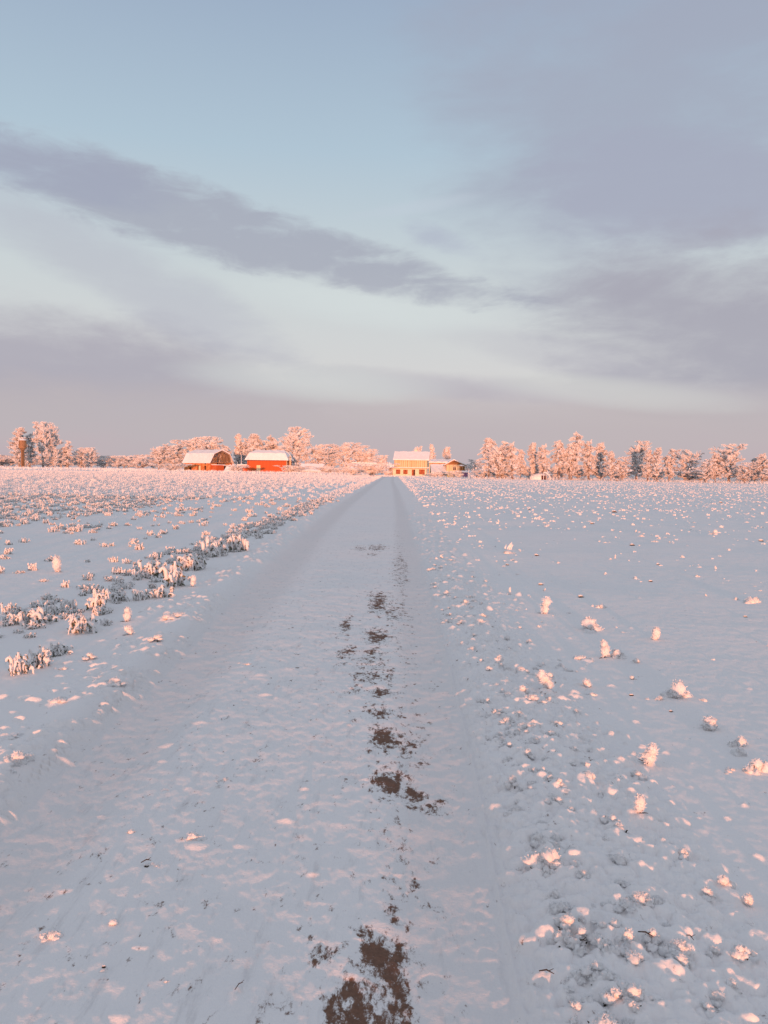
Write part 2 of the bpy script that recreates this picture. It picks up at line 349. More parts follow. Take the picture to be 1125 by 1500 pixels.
k.put(p.inputs['Base Color'], k.mix(dm, k.mix(k.m('MULTIPLY', k.ss(dv, .45, .80), .30), snowc, C(.35, .31, .31)), soil))
b1 = k.node('ShaderNodeBump'); b1.inputs['Strength'].default_value = .55; b1.inputs['Distance'].default_value = .005; k.put(b1.inputs['Height'], k.noise(geo, 95, 6, .7))
b2_ = k.node('ShaderNodeBump'); b2_.inputs['Strength'].default_value = .6; b2_.inputs['Distance'].default_value = .007
k.put(b2_.inputs['Height'], k.noise(geo, 14, 5, .6)); k.put(b2_.inputs['Normal'], b1.outputs[0]); k.put(p.inputs['Normal'], b2_.outputs[0])
gm = g.mesh('snow_ground', ms, True)
def setattr_(nm, A):
    at_ = gm.attributes.new(nm, 'FLOAT', 'POINT'); at_.data.foreach_set('value', np.append(A.ravel(), 0).astype(np.float32))
setattr_('dirt', DIRT); setattr_('track', intrack); setattr_('road', inroad)
tagp(link('snow_ground', gm), kind='structure')
del RR, PP, f1, f2, NZ

# ------------------------------------------------------------------ small frosted things: prototypes
def blob(bf, c, r, rng, mi=0, needles=350, nl=.010):
    nu, nv = 14, 9; u = np.arange(nu)/nu*2*math.pi; v = np.linspace(.02, .98, nv)*math.pi
    V, U = np.meshgrid(v, u, indexing='ij'); d = np.stack([np.sin(V)*np.cos(U), np.sin(V)*np.sin(U), np.cos(V)], -1)
    s1 = int(rng.integers(999)); nz = pn(d[..., 0]*2.4+d[..., 2]*2+9, d[..., 1]*2.4-d[..., 2], s1)*.75+pn(d[..., 0]*5+d[..., 2]*4, d[..., 1]*5+3-d[..., 2]*3, s1+1)*.42
    R = np.asarray(r)*(1+nz)[..., None]; P = np.asarray(c)+d*R
    i = np.arange(nv-1)[:, None]*nu; j = np.arange(nu)[None]; j2 = (j+1) % nu
    bf.add(P, np.stack([i+j, i+nu+j, i+nu+j2, i+j2], -1).reshape(-1, 4), mi)
    if needles:
        k_ = rng.integers(0, nv*nu, needles); pp = P.reshape(-1, 3)[k_]; dd = d.reshape(-1, 3)[k_]
        jit = rng.normal(size=pp.shape)*np.mean(r)*.22; jit -= dd*np.sum(jit*dd, 1)[:, None]
        bf.needles(pp+jit-dd*np.mean(r)*.06, dd+rng.normal(size=dd.shape)*.45, rng.uniform(.4, 1.2, needles)*nl, nl*.42, rng, mi)
def clod(seed):                 # a heap of rime: cauliflower-like head of small blobs
    r = np.random.default_rng(seed); f = Buf(); d = Buf()
    for q in range(int(r.integers(5, 11))):
        a = r.random()*6.28; rad = abs(r.normal(0, .042)); R = r.uniform(.017, .036)
        blob(f, (math.cos(a)*rad*1.3, math.sin(a)*rad, R*.4+max(0, .045-rad)*r.uniform(.3, 1.1)), (R*1.05, R, R*r.uniform(.7, 1.15)), r, 0, 170, .009)
    for q in range(int(r.integers(0, 2))+1):  # dark stalk stubs poking out under the rime
        a = r.random()*6.28; x, y = math.cos(a)*.045, math.sin(a)*.05
        d.tube([(x, y, -.01), (x*1.1, y*1.15, .012), (x*1.35, y*1.3, .018)], [.006, .005, .002], 4, 0)
    return f, d
def column(seed):               # a stub stem thick with rime
    r = np.random.default_rng(seed); f = Buf(); d = Buf(); z = 0; x = y = 0; lx, ly = r.normal(0, .25, 2)
    h = r.uniform(.035, .06)
    while z < h:
        R = r.uniform(.012, .020); blob(f, (x+r.normal(0, .003), y+r.normal(0, .003), z+.025), (R, R, R*1.35), r, 0, 150, .009); z += R*.9; x += lx*R; y += ly*R
    d.tube([(0, 0, -.02), (.002, 0, .012), (x*.5, y*.5, h*.5)], [.0045, .004, .003], 4)
    d.tube([(.002, 0, -.004), (.02, -.006, .002), (.035, -.01, .001)], [.003, .003, .001], 4)
    return f, d
def frond(f, r, base, az_, L, hgt, rad, needles, mi=0, sides=6, seg=8, droop=1.0):
    tt = np.linspace(0, 1, seg); dx, dy = math.cos(az_), math.sin(az_)
    out_ = L*tt**1.25; up = hgt*(1-(1-np.minimum(tt*1.35, 1))**2)-droop*hgt*np.clip(tt-.6, 0, 1)**1.5*2.2
    side_ = r.normal(0, .12)*L*tt**2
    P = np.stack([base[0]+dx*out_-dy*side_, base[1]+dy*out_+dx*side_, base[2]+up], -1)+r.normal(0, .0025, (seg, 3))
    R = rad*(.45+.75*np.sin(np.pi*np.clip(tt*.9+.15, 0, 1)))*(1+.25*r.normal(size=seg)); R = np.clip(R, rad*.3, None); R[-1] = rad*.25
    f.tube(P, R, sides, mi)
    if needles:
        k_ = r.uniform(0, seg-1.01, needles); i = k_.astype(int); fr = (k_-i)[:, None]
        pp = P[i]*(1-fr)+P[i+1]*fr; dd = r.normal(size=(needles, 3)); dd[:, 2] += .35
        dd /= np.linalg.norm(dd, axis=1)[:, None]
        f.needles(pp+dd*(R[i]*.8)[:, None], dd, r.uniform(.5, 1.2, needles)*rad*1.0, rad*.5, r, mi)
    return P
def tuft(seed, n, needles, sides=6, seg=8, leaf=True):
    r = np.random.default_rng(seed); f = Buf(); d = Buf()
    for q in range(n):
        a = r.random()*6.28; b = r.normal(0, .03, 2)
        b = r.normal(0, .045, 2); L = r.uniform(.02, .085); h = r.uniform(.04, .125)*(1.25 if r.random() < .25 else 1)
        P = frond(f, r, (b[0], b[1], -.01), a, L, h, r.uniform(.0065, .0125), needles, 0, sides, seg, r.uniform(.2, .9))
        if leaf:
            for s_ in range(5):   # dark leaf scraps showing under the rime
                i = int(r.integers(1, seg-2)); c = P[i]-np.array([0, 0, .006]); v = r.normal(size=3)*.5; v[2] -= .55; w = np.cross(v, r.normal(size=3)); w /= np.linalg.norm(w)+1e-6
                v *= .028/np.linalg.norm(v); d.add([c-w*.006, c+w*.006, c+v+w*.004, c+v-w*.004], [(0, 1, 2, 3)])
    if leaf:
        for s_ in range(26):
            a = r.random()*6.28; q = r.uniform(.02, .09); z = r.uniform(.0, .035); v = np.array([math.cos(a), math.sin(a), r.uniform(-.2, .5)])*r.uniform(.015, .035)
            w = np.array([-math.sin(a), math.cos(a), 0])*r.uniform(.004, .009); c = np.array([math.cos(a+1)*q, math.sin(a+1)*q, z])
            d.add([c-w, c+w, c+v+w*.6, c+v-w*.6], [(0, 1, 2, 3)])
    return f, d

GR_T = 'rime covered weed tufts standing in the left field'; GR_C = 'frosted clods and stubs scattered over the right field'; GR_V = 'loose rime lumps lying along the road and its verges'
def two_part(name, fd, main, sub, label, cat, group, m0, m1, smooth=True):
    f, d = fd; o = empty(name, (0, 0, -50), label, cat, group); f.build(main, m0, o, smooth); d.build(sub, m1, o, False); return o
protos = {'tuft': [(f_.mesh('frosted_fronds', M['frost'], True), d_.mesh('withered_leaves_or_stalks', M['leaf'])) for f_, d_ in (tuft(100+i, 20+i % 5*4, 55) for i in range(9))],
          'clod': [(f_.mesh('rime_heads', M['frost'], True), d_.mesh('withered_leaves_or_stalks', M['stalk'])) for f_, d_ in (clod(200+i) for i in range(9))],
          'stub': [(f_.mesh('rime_sleeve', M['frost'], True), d_.mesh('stem', M['stalk'])) for f_, d_ in (column(300+i) for i in range(6))]}
NAMES = {'tuft': ('weed_tuft', 'frosted_fronds', 'withered_leaves_or_stalks', 'weed tuft'), 'clod': ('frosted_clod', 'rime_heads', 'withered_leaves_or_stalks', 'frosted clod'), 'stub': ('frosted_stub', 'rime_sleeve', 'stem', 'plant stub')}  # tufts carry leaf scraps, clods carry stalk stubs
pr = random.Random(5)
def place(kind, x, y, s, label, group, rz=None, var=None, sz=1.0):
    nm, a_, b_, cat = NAMES[kind]; me = protos[kind][pr.randrange(len(protos[kind])) if var is None else var % len(protos[kind])]
    z = ground_z(x, y)
    o = empty(nm, (x, y, z-(.020*s if kind == 'clod' else .004)), label, cat, group, pr.uniform(0, 6.28) if rz is None else rz); o.scale = (s, s, s*sz)
    link(a_, me[0], o); link(b_, me[1], o); return o
def place_px(kind, px, py, wpx, label, group, var=None, sz=1.0, rz=None):
    """px, py: photo pixel of its foot; wpx its width there"""
    x, y = at(px, py); nat = {'tuft': .24, 'clod': .15, 'stub': .045}[kind]
    place(kind, x, y, (.88 if kind == 'tuft' else 1)*wpx*y/FPX/nat, label, group, rz, var, sz)
# the ones that can be told apart
T, CL, SB = 'tuft', 'clod', 'stub'
for a in [
 (T, 28, 984, 44, 'tall frosted tuft at the near end of the weed row, leftmost and closest', GR_T, 1, 1.5), (T, 62, 974, 44, 'double headed frosted tuft just right of the closest one in the weed row', GR_T, 2, 1.3),
 (T, 82, 958, 44, 'loose drooping rimed tuft behind the two closest ones of the weed row', GR_T, 3, .9), (T, 120, 925, 56, 'dark stemmed tuft with white heads in the near part of the weed row', GR_T, 4, 1.1),
 (T, 60, 912, 56, 'grey green rimed tuft on the outer side of the near weed row', GR_T, 5, .9), (T, 143, 893, 48, 'upright pink lit tuft in the weed row beyond the dark stemmed one', GR_T, 6, 1.3),
 (T, 176, 880, 46, 'low dark leaved tuft between two bright heads of the weed row', GR_T, 7, .7), (T, 204, 880, 26, 'narrow standing rimed tuft inside the weed row, edge towards the road', GR_T, 8, 1.4),
 (T, 232, 878, 44, 'drooping rimed tuft on the road side of the weed row', GR_T, 0, .9), (T, 254, 860, 50, 'tallest bright rimed tuft in the middle of the weed row', GR_T, 1, 1.5),
 (T, 228, 845, 50, 'dark bottomed rimed tuft behind the tallest bright one', GR_T, 2, 1.1), (T, 280, 835, 50, 'broad arching rimed tuft right of the tallest bright one', GR_T, 4, 1.1),
 (T, 312, 815, 50, 'dense bushy rimed tuft further along the weed row', GR_T, 5, 1.1), (T, 345, 808, 44, 'rimed tuft leaning over the verge at the bend of the weed row', GR_T, 3, 1.2),
 (SB, 186, 912, 13, 'upright rimed stub between the near weed row and the road', GR_T, 0, 1.2), (SB, 190, 932, 13, 'short rimed stub just in front of its taller twin beside the weed row', GR_T, 1, .9),
 (SB, 84, 838, 12, 'lone upright rimed stub on smooth snow left of the weed row', GR_T, 2, 1.3), (SB, 283, 862, 9, 'thin lone rimed stub on the verge side of the weed row', GR_T, 3, 1.2),
 (CL, 132, 967, 26, 'flat snow capped clod with a dark underside beside the left track', GR_V, 0, .5), (CL, 93, 981, 20, 'small rounded snow lump just in front of the weed row', GR_V, 1, .7),
 (CL, 84, 1034, 30, 'smooth white lump on the left verge below the weed row', GR_V, 2, .5), (CL, 62, 1072, 46, 'elongated pink lit lump on the left verge above the big heap', GR_V, 3, .5),
 (CL, 26, 1130, 56, 'big broken heap of rime at the left edge beside the road', GR_V, 4, .8), (CL, 150, 1000, 30, 'pair of pink lumps on the left berm beside the tyre ridge', GR_V, 5, .6),
 (CL, 165, 1012, 34, 'crumbly pink lump pushed against the tyre ridge of the left berm', GR_V, 6, .6), (CL, 232, 948, 28, 'bright lump on the left berm where the row of stubs ends', GR_V, 7, .5),
 (CL, 262, 912, 34, 'flat bright lump on the left berm beyond the others', GR_V, 8, .5), (CL, 362, 973, 22, 'small pink lump on the smooth left track', GR_V, 1, .5),
 (CL, 365, 1026, 36, 'long low crumb of snow right of the left track', GR_V, 2, .3), (CL, 327, 1143, 24, 'pink topped lump on the crown of the road near a dark speck', GR_V, 3, .7),
 (CL, 243, 1156, 24, 'flat pale crumb left of the pink topped lump on the crown', GR_V, 5, .35), (CL, 284, 1228, 34, 'bright orange lit lump in the lower left of the road', GR_V, 6, .7),
 (CL, 192, 1218, 24, 'faint pink lump left of the bright orange lit one', GR_V, 7, .6), (CL, 78, 1370, 32, 'rounded tall rime lump nearest the lower left corner', GR_V, 8, .9),
 (CL, 165, 1352, 30, 'snow lump with a brown underside in the lower left', GR_V, 0, .7), (CL, 152, 1420, 16, 'tiny dark bottomed clod below the brown undersided lump', GR_V, 2, .6),
 (CL, 243, 1438, 14, 'tiny black stalked clod in the lower left of the road', GR_V, 4, .5), (CL, 225, 1265, 34, 'pale soft lump with dark grass bits above the lower left corner', GR_V, 5, .4),
 (CL, 992, 1022, 58, 'large bright clump of rimed heads alone on the right field', GR_C, 0, 1.0), (CL, 965, 1024, 22, 'small lump touching the left foot of the large bright clump', GR_C, 1, .8),
 (CL, 1030, 1026, 14, 'tiny round lump right of the large bright clump', GR_C, 2, .8), (SB, 1036, 1068, 22, 'faint rimed stub below the large bright clump', GR_C, 1, .7),
 (SB, 948, 1122, 24, 'pair of rimed stubs standing alone in the middle of the right field', GR_C, 4, 1.0), (CL, 1082, 1092, 42, 'leaning bright rimed clump near the right edge', GR_C, 3, 1.1),
 (CL, 1108, 1128, 44, 'bright rimed heap at the right edge below the leaning clump', GR_C, 4, 1.0), (CL, 1068, 1128, 24, 'small clod with a thin dark stalk pointing left', GR_C, 5, .6),
 (SB, 960, 938, 12, 'upright rimed stub alone on the smooth right field', GR_C, 2, 1.0), (SB, 886, 962, 13, 'tallest rimed stub of the cluster on the right field', GR_C, 0, 1.5),
 (CL, 905, 962, 28, 'round headed clod just right of the tallest stub', GR_C, 6, 1.0), (CL, 932, 970, 20, 'last small clod on the right end of the stub cluster', GR_C, 7, .8),
 (CL, 852, 964, 30, 'low rimed clod left of the tallest stub', GR_C, 8, .7), (CL, 862, 922, 56, 'wide double clump of rime above the tallest stub', GR_C, 0, .8),
 (CL, 880, 892, 20, 'small fan shaped rimed clod above the wide double clump', GR_C, 1, .9), (SB, 797, 900, 14, 'pale rimed stub near the verge of the right field', GR_C, 3, 1.1),
 (CL, 822, 978, 18, 'pink rimed clod on the near side of the stub cluster', GR_C, 2, 1.2), (SB, 803, 1018, 18, 'upright rimed stub beside the verge lumps', GR_C, 5, 1.1),
 (SB, 862, 1006, 12, 'short lone rimed stub right of the verge', GR_C, 1, .9), (CL, 1100, 882, 30, 'clod with a dark cavity near the right edge', GR_C, 5, .9),
 (CL, 745, 812, 26, 'slanting white clod near the bundle of pale straws', GR_C, 6, .5), (CL, 1048, 783, 18, 'spiky rimed clump far out on the right field', GR_C, 0, .9),
 (CL, 816, 1190, 28, 'bright lump among the verge lumps above the dark hole', GR_V, 1, .8), (CL, 880, 1172, 18, 'clod with a small black hole in its left side', GR_C, 4, .8),
 (SB, 936, 1204, 16, 'faint stub on a thin dark stem in the right field', GR_C, 2, 1.1), (CL, 905, 1228, 34, 'soft pink topped lump at the outer side of the verge heap', GR_V, 3, .9),
 (CL, 800, 1282, 62, 'largest bright cauliflower of rime on the right verge', GR_V, 6, .95), (CL, 842, 1286, 38, 'bright right hand companion of the largest rime cauliflower', GR_V, 7, .7),
 (CL, 936, 1340, 46, 'bright rimed lump between the two rows of the lower right heap', GR_V, 8, .9), (CL, 920, 1402, 46, 'bright rimed lump left of a slanting dark twig', GR_V, 0, 1.0),
 (CL, 960, 1402, 40, 'bright rimed lump right of a slanting dark twig', GR_V, 2, .8), (CL, 1042, 1408, 40, 'pink rimed lump near the lower right corner, left of its twin', GR_V, 1, .8),
 (CL, 1082, 1412, 34, 'pink rimed lump with a dark left edge near the lower right corner', GR_V, 4, .9), (CL, 985, 1428, 34, 'pale pink lump below the twig in the lower right', GR_V, 5, .7),
 (SB, 1096, 1326, 16, 'ghostly thin stub on a black stem near the right edge', GR_C, 0, 1.0), (CL, 1050, 1480, 44, 'fuzzy pink lump at the bottom right corner', GR_V, 7, .8),
 (CL, 870, 1344, 26, 'small pink knob left of the lower right heap', GR_V, 3, .7), (CL, 735, 1096, 26, 'bright round lump on the inner edge of the right verge', GR_V, 2, .8),
 (CL, 766, 1078, 40, 'long bright lump crossing the right verge', GR_V, 8, .6), (CL, 712, 1036, 22, 'orange lit lump on the right verge above the round one', GR_V, 5, .7),
 (CL, 685, 908, 46, 'long bright ridge of rime where the right verge begins', GR_V, 3, .5), (CL, 702, 918, 24, 'bright end of the long rime ridge on the right verge', GR_V, 6, .6),
]:
    kind, px, py, w, lab, grp, var, sz = a; sz *= .68 if kind == 'stub' else 1; place_px(kind, px, py, w, lab, grp, var, sz)

# slanting straws and a twig
s_ = Buf(); x, y = at(742, 806)
for dx, lean in ((-.05, .05), (-.015, .12), (.03, .08), (.075, .05)):
    s_.tube([(dx, 0, -.03), (dx+lean*.5, .02+dx*.4, .05+lean*.2), (dx+lean, .03-dx*.3, .07+lean*.7)], [.010, .019, .007], 5, cap=True)
o = s_.build('straw_bundle', M['frost']); o.location = (x, y, 0); tagp(o, 'pale frosted straws slanting out of the snow on the right field', 'straws')
def twig(px, py, L, ang, label, r=.003, name='twig'):
    r *= .6; L *= .75
    b = Buf(); c, s = math.cos(ang), math.sin(ang); x, y = at(px, py); z = ground_z(x, y)
    b.tube([(-L/2*c, -L/2*s, .004), (0, .003, .013), (L/2*c, L/2*s, .010)], [r*.7, r, r*.4], 5, cap=True)
    b.tube([(.1*L*c, .1*L*s, .012), (.22*L*c+.01, .25*L*s, .022)], [r*.6, r*.3], 4)
    o = b.build(name, M['stalk']); o.location = (x, y, z+.008); tagp(o, label, 'twig')
twig(426, 1002, .06, -1.1, 'short dark twig lying on the crown of the road', .0035)
twig(945, 1398, .07, -.8, 'dark twig stuck between two bright lumps on the right verge', .004)
twig(850, 1404, .05, .3, 'dark scrap of stalk in a hollow of the lower right heap', .004)
twig(800, 1450, .06, -.5, 'dark half buried stalk near the bottom of the right verge', .004)
twig(214, 1266, .05, .2, 'crumbled dark grass stalk in the lower left of the road', .004)
twig(350, 1452, .04, .9, 'thin black stalk standing aslant beside the bare soil', .0025)
twig(1010, 1398, .05, -1.3, 'dark stalk at the left edge of the right hand pink lump', .003)

# dark soil clods poking through the snow of the right field
rs = np.random.default_rng(17)
for px, py, w, lab in [(792, 858, 9, 'dark soil clod left of the larger one in the right field'), (851, 877, 11, 'largest dark pointed soil clod alone in the right field'), (786, 815, 9, 'dark soil clod with a snow tail beside the pale straws'),
   (743, 828, 7, 'small dark clod below the pale straws'), (900, 750, 10, 'dark clod far out in the middle of the right field'), (964, 828, 7, 'dark clod at the end of a smooth patch in the right field'), (953, 853, 8, 'dark bottomed clod below another in the right field'),
   (926, 800, 9, 'dark crumbled clod among the middle stubble of the right field'), (877, 727, 6, 'dark far clod near the tree line side of the right field'), (1056, 737, 7, 'dark far clod towards the right edge of the field'),
   (1115, 793, 10, 'dark clod close to the right frame edge'), (867, 767, 8, 'dark flat clod above the middle stubble'), (983, 1042, 8, 'dark clod below the large bright clump'), (925, 1018, 8, 'flat dark crumb left of the large bright clump'),
   (775, 746, 6, 'tiny dark far clod above the pale straws'), (1092, 905, 8, 'dark clod below the one with a cavity near the right edge'), (152, 1416, 8, 'tiny dark soil crumb in the lower left corner of the road'), (215, 1268, 9, 'dark soil crumb by the crumbled stalk')]:
    x, y = at(px, py); f = Buf(); R_ = w*y/FPX*.36; blob(f, (0, 0, R_*.1), (R_*rs.uniform(.7, 1.2), R_*.8, R_*rs.uniform(.35, .7)), rs, 0, 0); blob(f, (R_*.8, R_*.3, 0), (R_*.6, R_*.5, R_*.4), rs, 0, 0)
    o = empty('soil_clod', (x, y, ground_z(x, y)-R_*.25), lab, 'soil clod', 'dark soil clods showing through the snow'); f.build('soil', M['stalk'], o)
    f = Buf(); blob(f, (-R_*.1, R_*.5, R_*.7), (R_*.9, R_*.6, R_*.35), rs, 0, 60, R_*.3); f.build('snow_cap', M['frost'], o, True)
# fields: individuals where they show largest, the rest as one mass
rw = np.random.default_rng(21)
def visible(x, y): return abs(x+.011*y) < .50*y-.05
def weed_label(x, y, s):
    a = 'large' if s > 1.15 else 'small' if s < .65 else 'middling'
    b = 'in the weed row nearest the road' if x > -4.4 else 'in the thin second weed row' if x > -6.2 else 'in the third weed row' if x > -8.6 else 'in the dense outer part of the left field'
    c = 'close to the camera' if y < 8 else 'a little way off' if y < 12 else 'at middle distance' if y < 20 else 'farther off'
    return '%s rimed weed tuft %s, %s' % (a, b, c)
def clod_label(kd, x, y, s):
    a = 'coarse' if s > .55 else 'tiny' if s < .35 else 'small'
    b = 'beside the road verge' if x < 2.6 else 'on the open snow' if x < 5 else 'towards the outer side'
    c = 'close to the camera' if y < 7.5 else 'a little way off' if y < 11 else 'farther off'
    return '%s rimed %s %s of the right field, %s' % (a, 'clod' if kd == 'clod' else 'plant stub', b, c)
def weed_density(x, y):
    u = x+3.45+.25*pn(np.array(y/6.), np.array(2.), 3)
    row = np.exp(-(u/.46)**2)*1.5*np.clip(.85+2.2*pn(np.array(y*.55), np.array(x*.3), 13), .15, 1)
    row2 = .5*np.exp(-((x+5.3)/.35)**2)*np.clip(.2+2.0*pn(np.array(y*.35), np.array(5.), 14), 0, 1)
    row3 = .8*np.exp(-((x+7.3)/.6)**2)*np.clip(.4+2.0*pn(np.array(y*.35), np.array(9.), 15), 0, 1)
    fld = (.85+1.3*pn(np.array(x/1.9), np.array(y/11.), 16))*np.clip((-x-8.2)/2.5, 0, 1)*np.clip((y-7)/6, 0, 1)*(.85+.5*np.cos(2*np.pi*(x+.1*pn(np.array(y/5.), np.array(1.), 4))/1.6))
    far = np.clip((y-55)/60, 0, 1)*np.clip((-x-4.4)/2, 0, 1)*.6
    sparse = .05*(x < -2.9)
    return np.clip(np.maximum.reduce([row, row2, row3, fld, far, np.full_like(row, 0)+sparse]), 0, 1.6)
N = 320000; yy = 3.5*(260/3.5)**rw.random(N); xx = -(2.6+rw.random(N)*(yy*.62+3)); 
dens_target = 25.0*np.exp(-yy/30)+4.0       # plants per square metre where the field is full
area_w = (yy*.62+3)*yy*math.log(260/3.5)/N
keep = rw.random(N) < np.clip(weed_density(xx, yy)*dens_target*area_w, 0, 1)
wx, wy = xx[keep], yy[keep]; wz = base_h(wx, wy); wscale = rw.uniform(.40, .95, len(wx))*np.clip(.8+wy/90, .8, 1.9); wsz = rw.uniform(.55, 1.15, len(wx))*np.where(rw.random(len(wx)) < .2, 1.35, 1)
order = np.argsort(wy/wscale); used = 0; rest = []
for i in order:
    if used < 265 and visible(wx[i], wy[i]) and wy[i] > 6.2:
        near_named = wy[i] < 14 and abs(wx[i]+3.4) < .25 and rw.random() < .3
        if near_named: continue
        place('tuft', float(wx[i]), float(wy[i]), float(wscale[i]), weed_label(float(wx[i]), float(wy[i]), float(wscale[i]*wsz[i])), GR_T, None, None, float(wsz[i])); used += 1
    else: rest.append(i)
rest = np.array(rest); print('weeds', len(wx), 'rest', len(rest))
def mass(name, mats, protos_, px_, py_, pz_, sc_, szs, label, cat, rng_, smooth=False):
    """copy small prototype arrays to many points, all in one mesh"""
    f = Buf(); lod = rng_.integers(0, len(protos_), len(px_)); th = rng_.random(len(px_))*6.28
    for q, (V, F, MI) in enumerate(protos_):
        s = lod == q; n = int(s.sum())
        if not n: continue
        c, s2 = np.cos(th[s])[:, None], np.sin(th[s])[:, None]; v = V[None]*sc_[s][:, None, None]
        P = np.stack([v[..., 0]*c-v[..., 1]*s2+px_[s][:, None], v[..., 0]*s2+v[..., 1]*c+py_[s][:, None], v[..., 2]*szs[s][:, None]+pz_[s][:, None]], -1).reshape(-1, 3)
        for kk in (3, 4):
            if len(F[kk]):
                FF = (F[kk][None]+(np.arange(n)*len(V))[:, None, None]).reshape(-1, kk)
                f.f[kk].append(FF+f.n); f.mi[kk].append(np.tile(MI[kk], n))
        f.v.append(P); f.n += len(P)
    return tagp(f.build(name, mats, None, smooth), label, cat, None, 'stuff')
def arr(fd):
    f, d = fd; V = np.concatenate(f.v+d.v); F = {}; MI = {}
    for kk in (3, 4):
        a_ = [x for x in f.f[kk]]+[x+f.n for x in d.f[kk]]; F[kk] = np.concatenate(a_) if a_ else np.zeros((0, kk), int)
        nf = sum(len(x) for x in f.f[kk]); MI[kk] = np.concatenate([np.zeros(nf, int), np.ones(len(F[kk])-nf, int)])
    return V, F, MI
nb = 2600; bx = np.concatenate([-3.4+rw.normal(0, .3, 700), -rw.uniform(8, 40, 1000), rw.uniform(1.4, 40, 900)]); by = -np.concatenate([rw.uniform(-3, 40, 700), rw.uniform(0, 60, 1900)])  # unseen weeds behind the camera, added to cast shade over the low ground
mid = [arr(tuft(400+i, 14+i % 3, 4, 4, 5)) for i in range(8)]
lo = [arr(tuft(500+i, 8, 2, 3, 4, False)) for i in range(8)]
rm = rest[wy[rest] < 40]; rf = rest[wy[rest] >= 40]
cc = np.concatenate
mass('frosted_weeds', [M['frost'], M['leaf']], mid, cc([wx[rm], bx]), cc([wy[rm], by]), cc([wz[rm], base_h(bx, by)]), cc([wscale[rm], rw.uniform(.4, 1, nb)]), cc([wsz[rm], rw.uniform(.5, 1, nb)]), 'frosted weeds filling left field rows, and unseen ones added behind the camera for shade', 'frosted weeds', rw)
mass('distant_frosted_weeds', [M['frost'], M['leaf']], lo, wx[rf], wy[rf], wz[rf], wscale[rf]*1.25, wsz[rf], 'pale frosted weeds in the far part of the left field', 'frosted weeds', rw)
# rime lumps along the verge windrow
for q in range(205):
    y = 2.0*(14/2.0)**(rw.random()**1.25); x = float(xr(y))+.24+abs(rw.normal(0, .34))+.12*rw.random(); sc_ = rw.uniform(.22, .60)*(1+.03*y)
    wq = rw.uniform(.6, 1.0)
    if not visible(x, y): continue
    zone = 'inner edge' if x-float(xr(y)) < .6 else 'middle' if x-float(xr(y)) < .9 else 'outer edge'
    dist = 'nearest the camera' if y < 2.8 else 'a pace from the camera' if y < 3.8 else 'a few steps away' if y < 5.5 else 'beside the middle dirt patch' if y < 8 else 'farther along the road'
    place('clod', x, y, sc_, '%s rime lump %s %s of right verge, %s' % ('big' if sc_ > .52 else 'middling' if sc_ > .36 else 'tiny', 'sunk into' if wq < .8 else 'standing on', zone, dist), GR_V, None, None, wq)
# right field
N = 220000; yy = 2.4*(200/2.4)**rw.random(N); xx = 1.35+rw.random(N)**1.1*(yy*.62); area_w = (yy*.62)*yy*math.log(200/2.4)/N
dn_ = np.clip(.10+1.3*np.maximum(pn(xx/1.3, yy/3.5, 71), 0)+.35*np.exp(-((np.mod(xx, 3.2)-1.6)/.5)**2), 0, 1)*(3.0+4.0*np.clip((yy-4)/16, 0, 1.6))
keep = rw.random(N) < np.clip(dn_*area_w, 0, 1); cx, cy = xx[keep], yy[keep]; cz = base_h(cx, cy); cs = .14+.6*rw.random(len(cx))**1.8*np.clip(.7+cy/70, .7, 1.6)*np.where((cy > 8) & (cy < 35), 1.3, 1); csz = rw.uniform(.5, 1.1, len(cx))
order = np.argsort(cy/cs); used = 0; rest = []
for i in order:
    if used < 55 and visible(cx[i], cy[i]):
        if cy[i] < 5.5: continue
        kd = 'stub' if rw.random() < .25 else 'clod'
        place(kd, float(cx[i]), float(cy[i]), float(cs[i]), clod_label(kd, float(cx[i]), float(cy[i]), float(cs[i])), GR_C, None, None, float(csz[i])); used += 1
    else: rest.append(i)
rest = np.array(rest); print('clods', len(cx))
def lowclod(seed):
    r = np.random.default_rng(seed); f = Buf(); d = Buf()
    for q in range(5):
        c = r.normal(0, .035, 2); R = r.uniform(.015, .032); n = 6
        f.tube([(c[0], c[1], -.01), (c[0], c[1], R), (c[0]+.006, c[1], R*2.2), (c[0]+.008, c[1], R*2.6)], [R, R*1.1, R*.7, R*.1], 5)
    f.needles(r.normal(0, .03, (26, 3))*[1, 1, .3]+[0, 0, .04], r.normal(size=(26, 3))+[0, 0, .8], .03, .012, r)
    d.needles(np.c_[r.normal(0, .04, (3, 2)), np.zeros(3)], r.normal(size=(3, 3))+[0, 0, 1], .03, .012, r)
    return f, d
mass('frosted_crumbs', [M['frost'], M['stalk']], [arr(lowclod(600+i)) for i in range(8)], cx[rest], cy[rest], cz[rest], cs[rest]*1.1, csz[rest], 'fine frosted crumbs and stubble of the right field', 'frosted crumbs', rw)

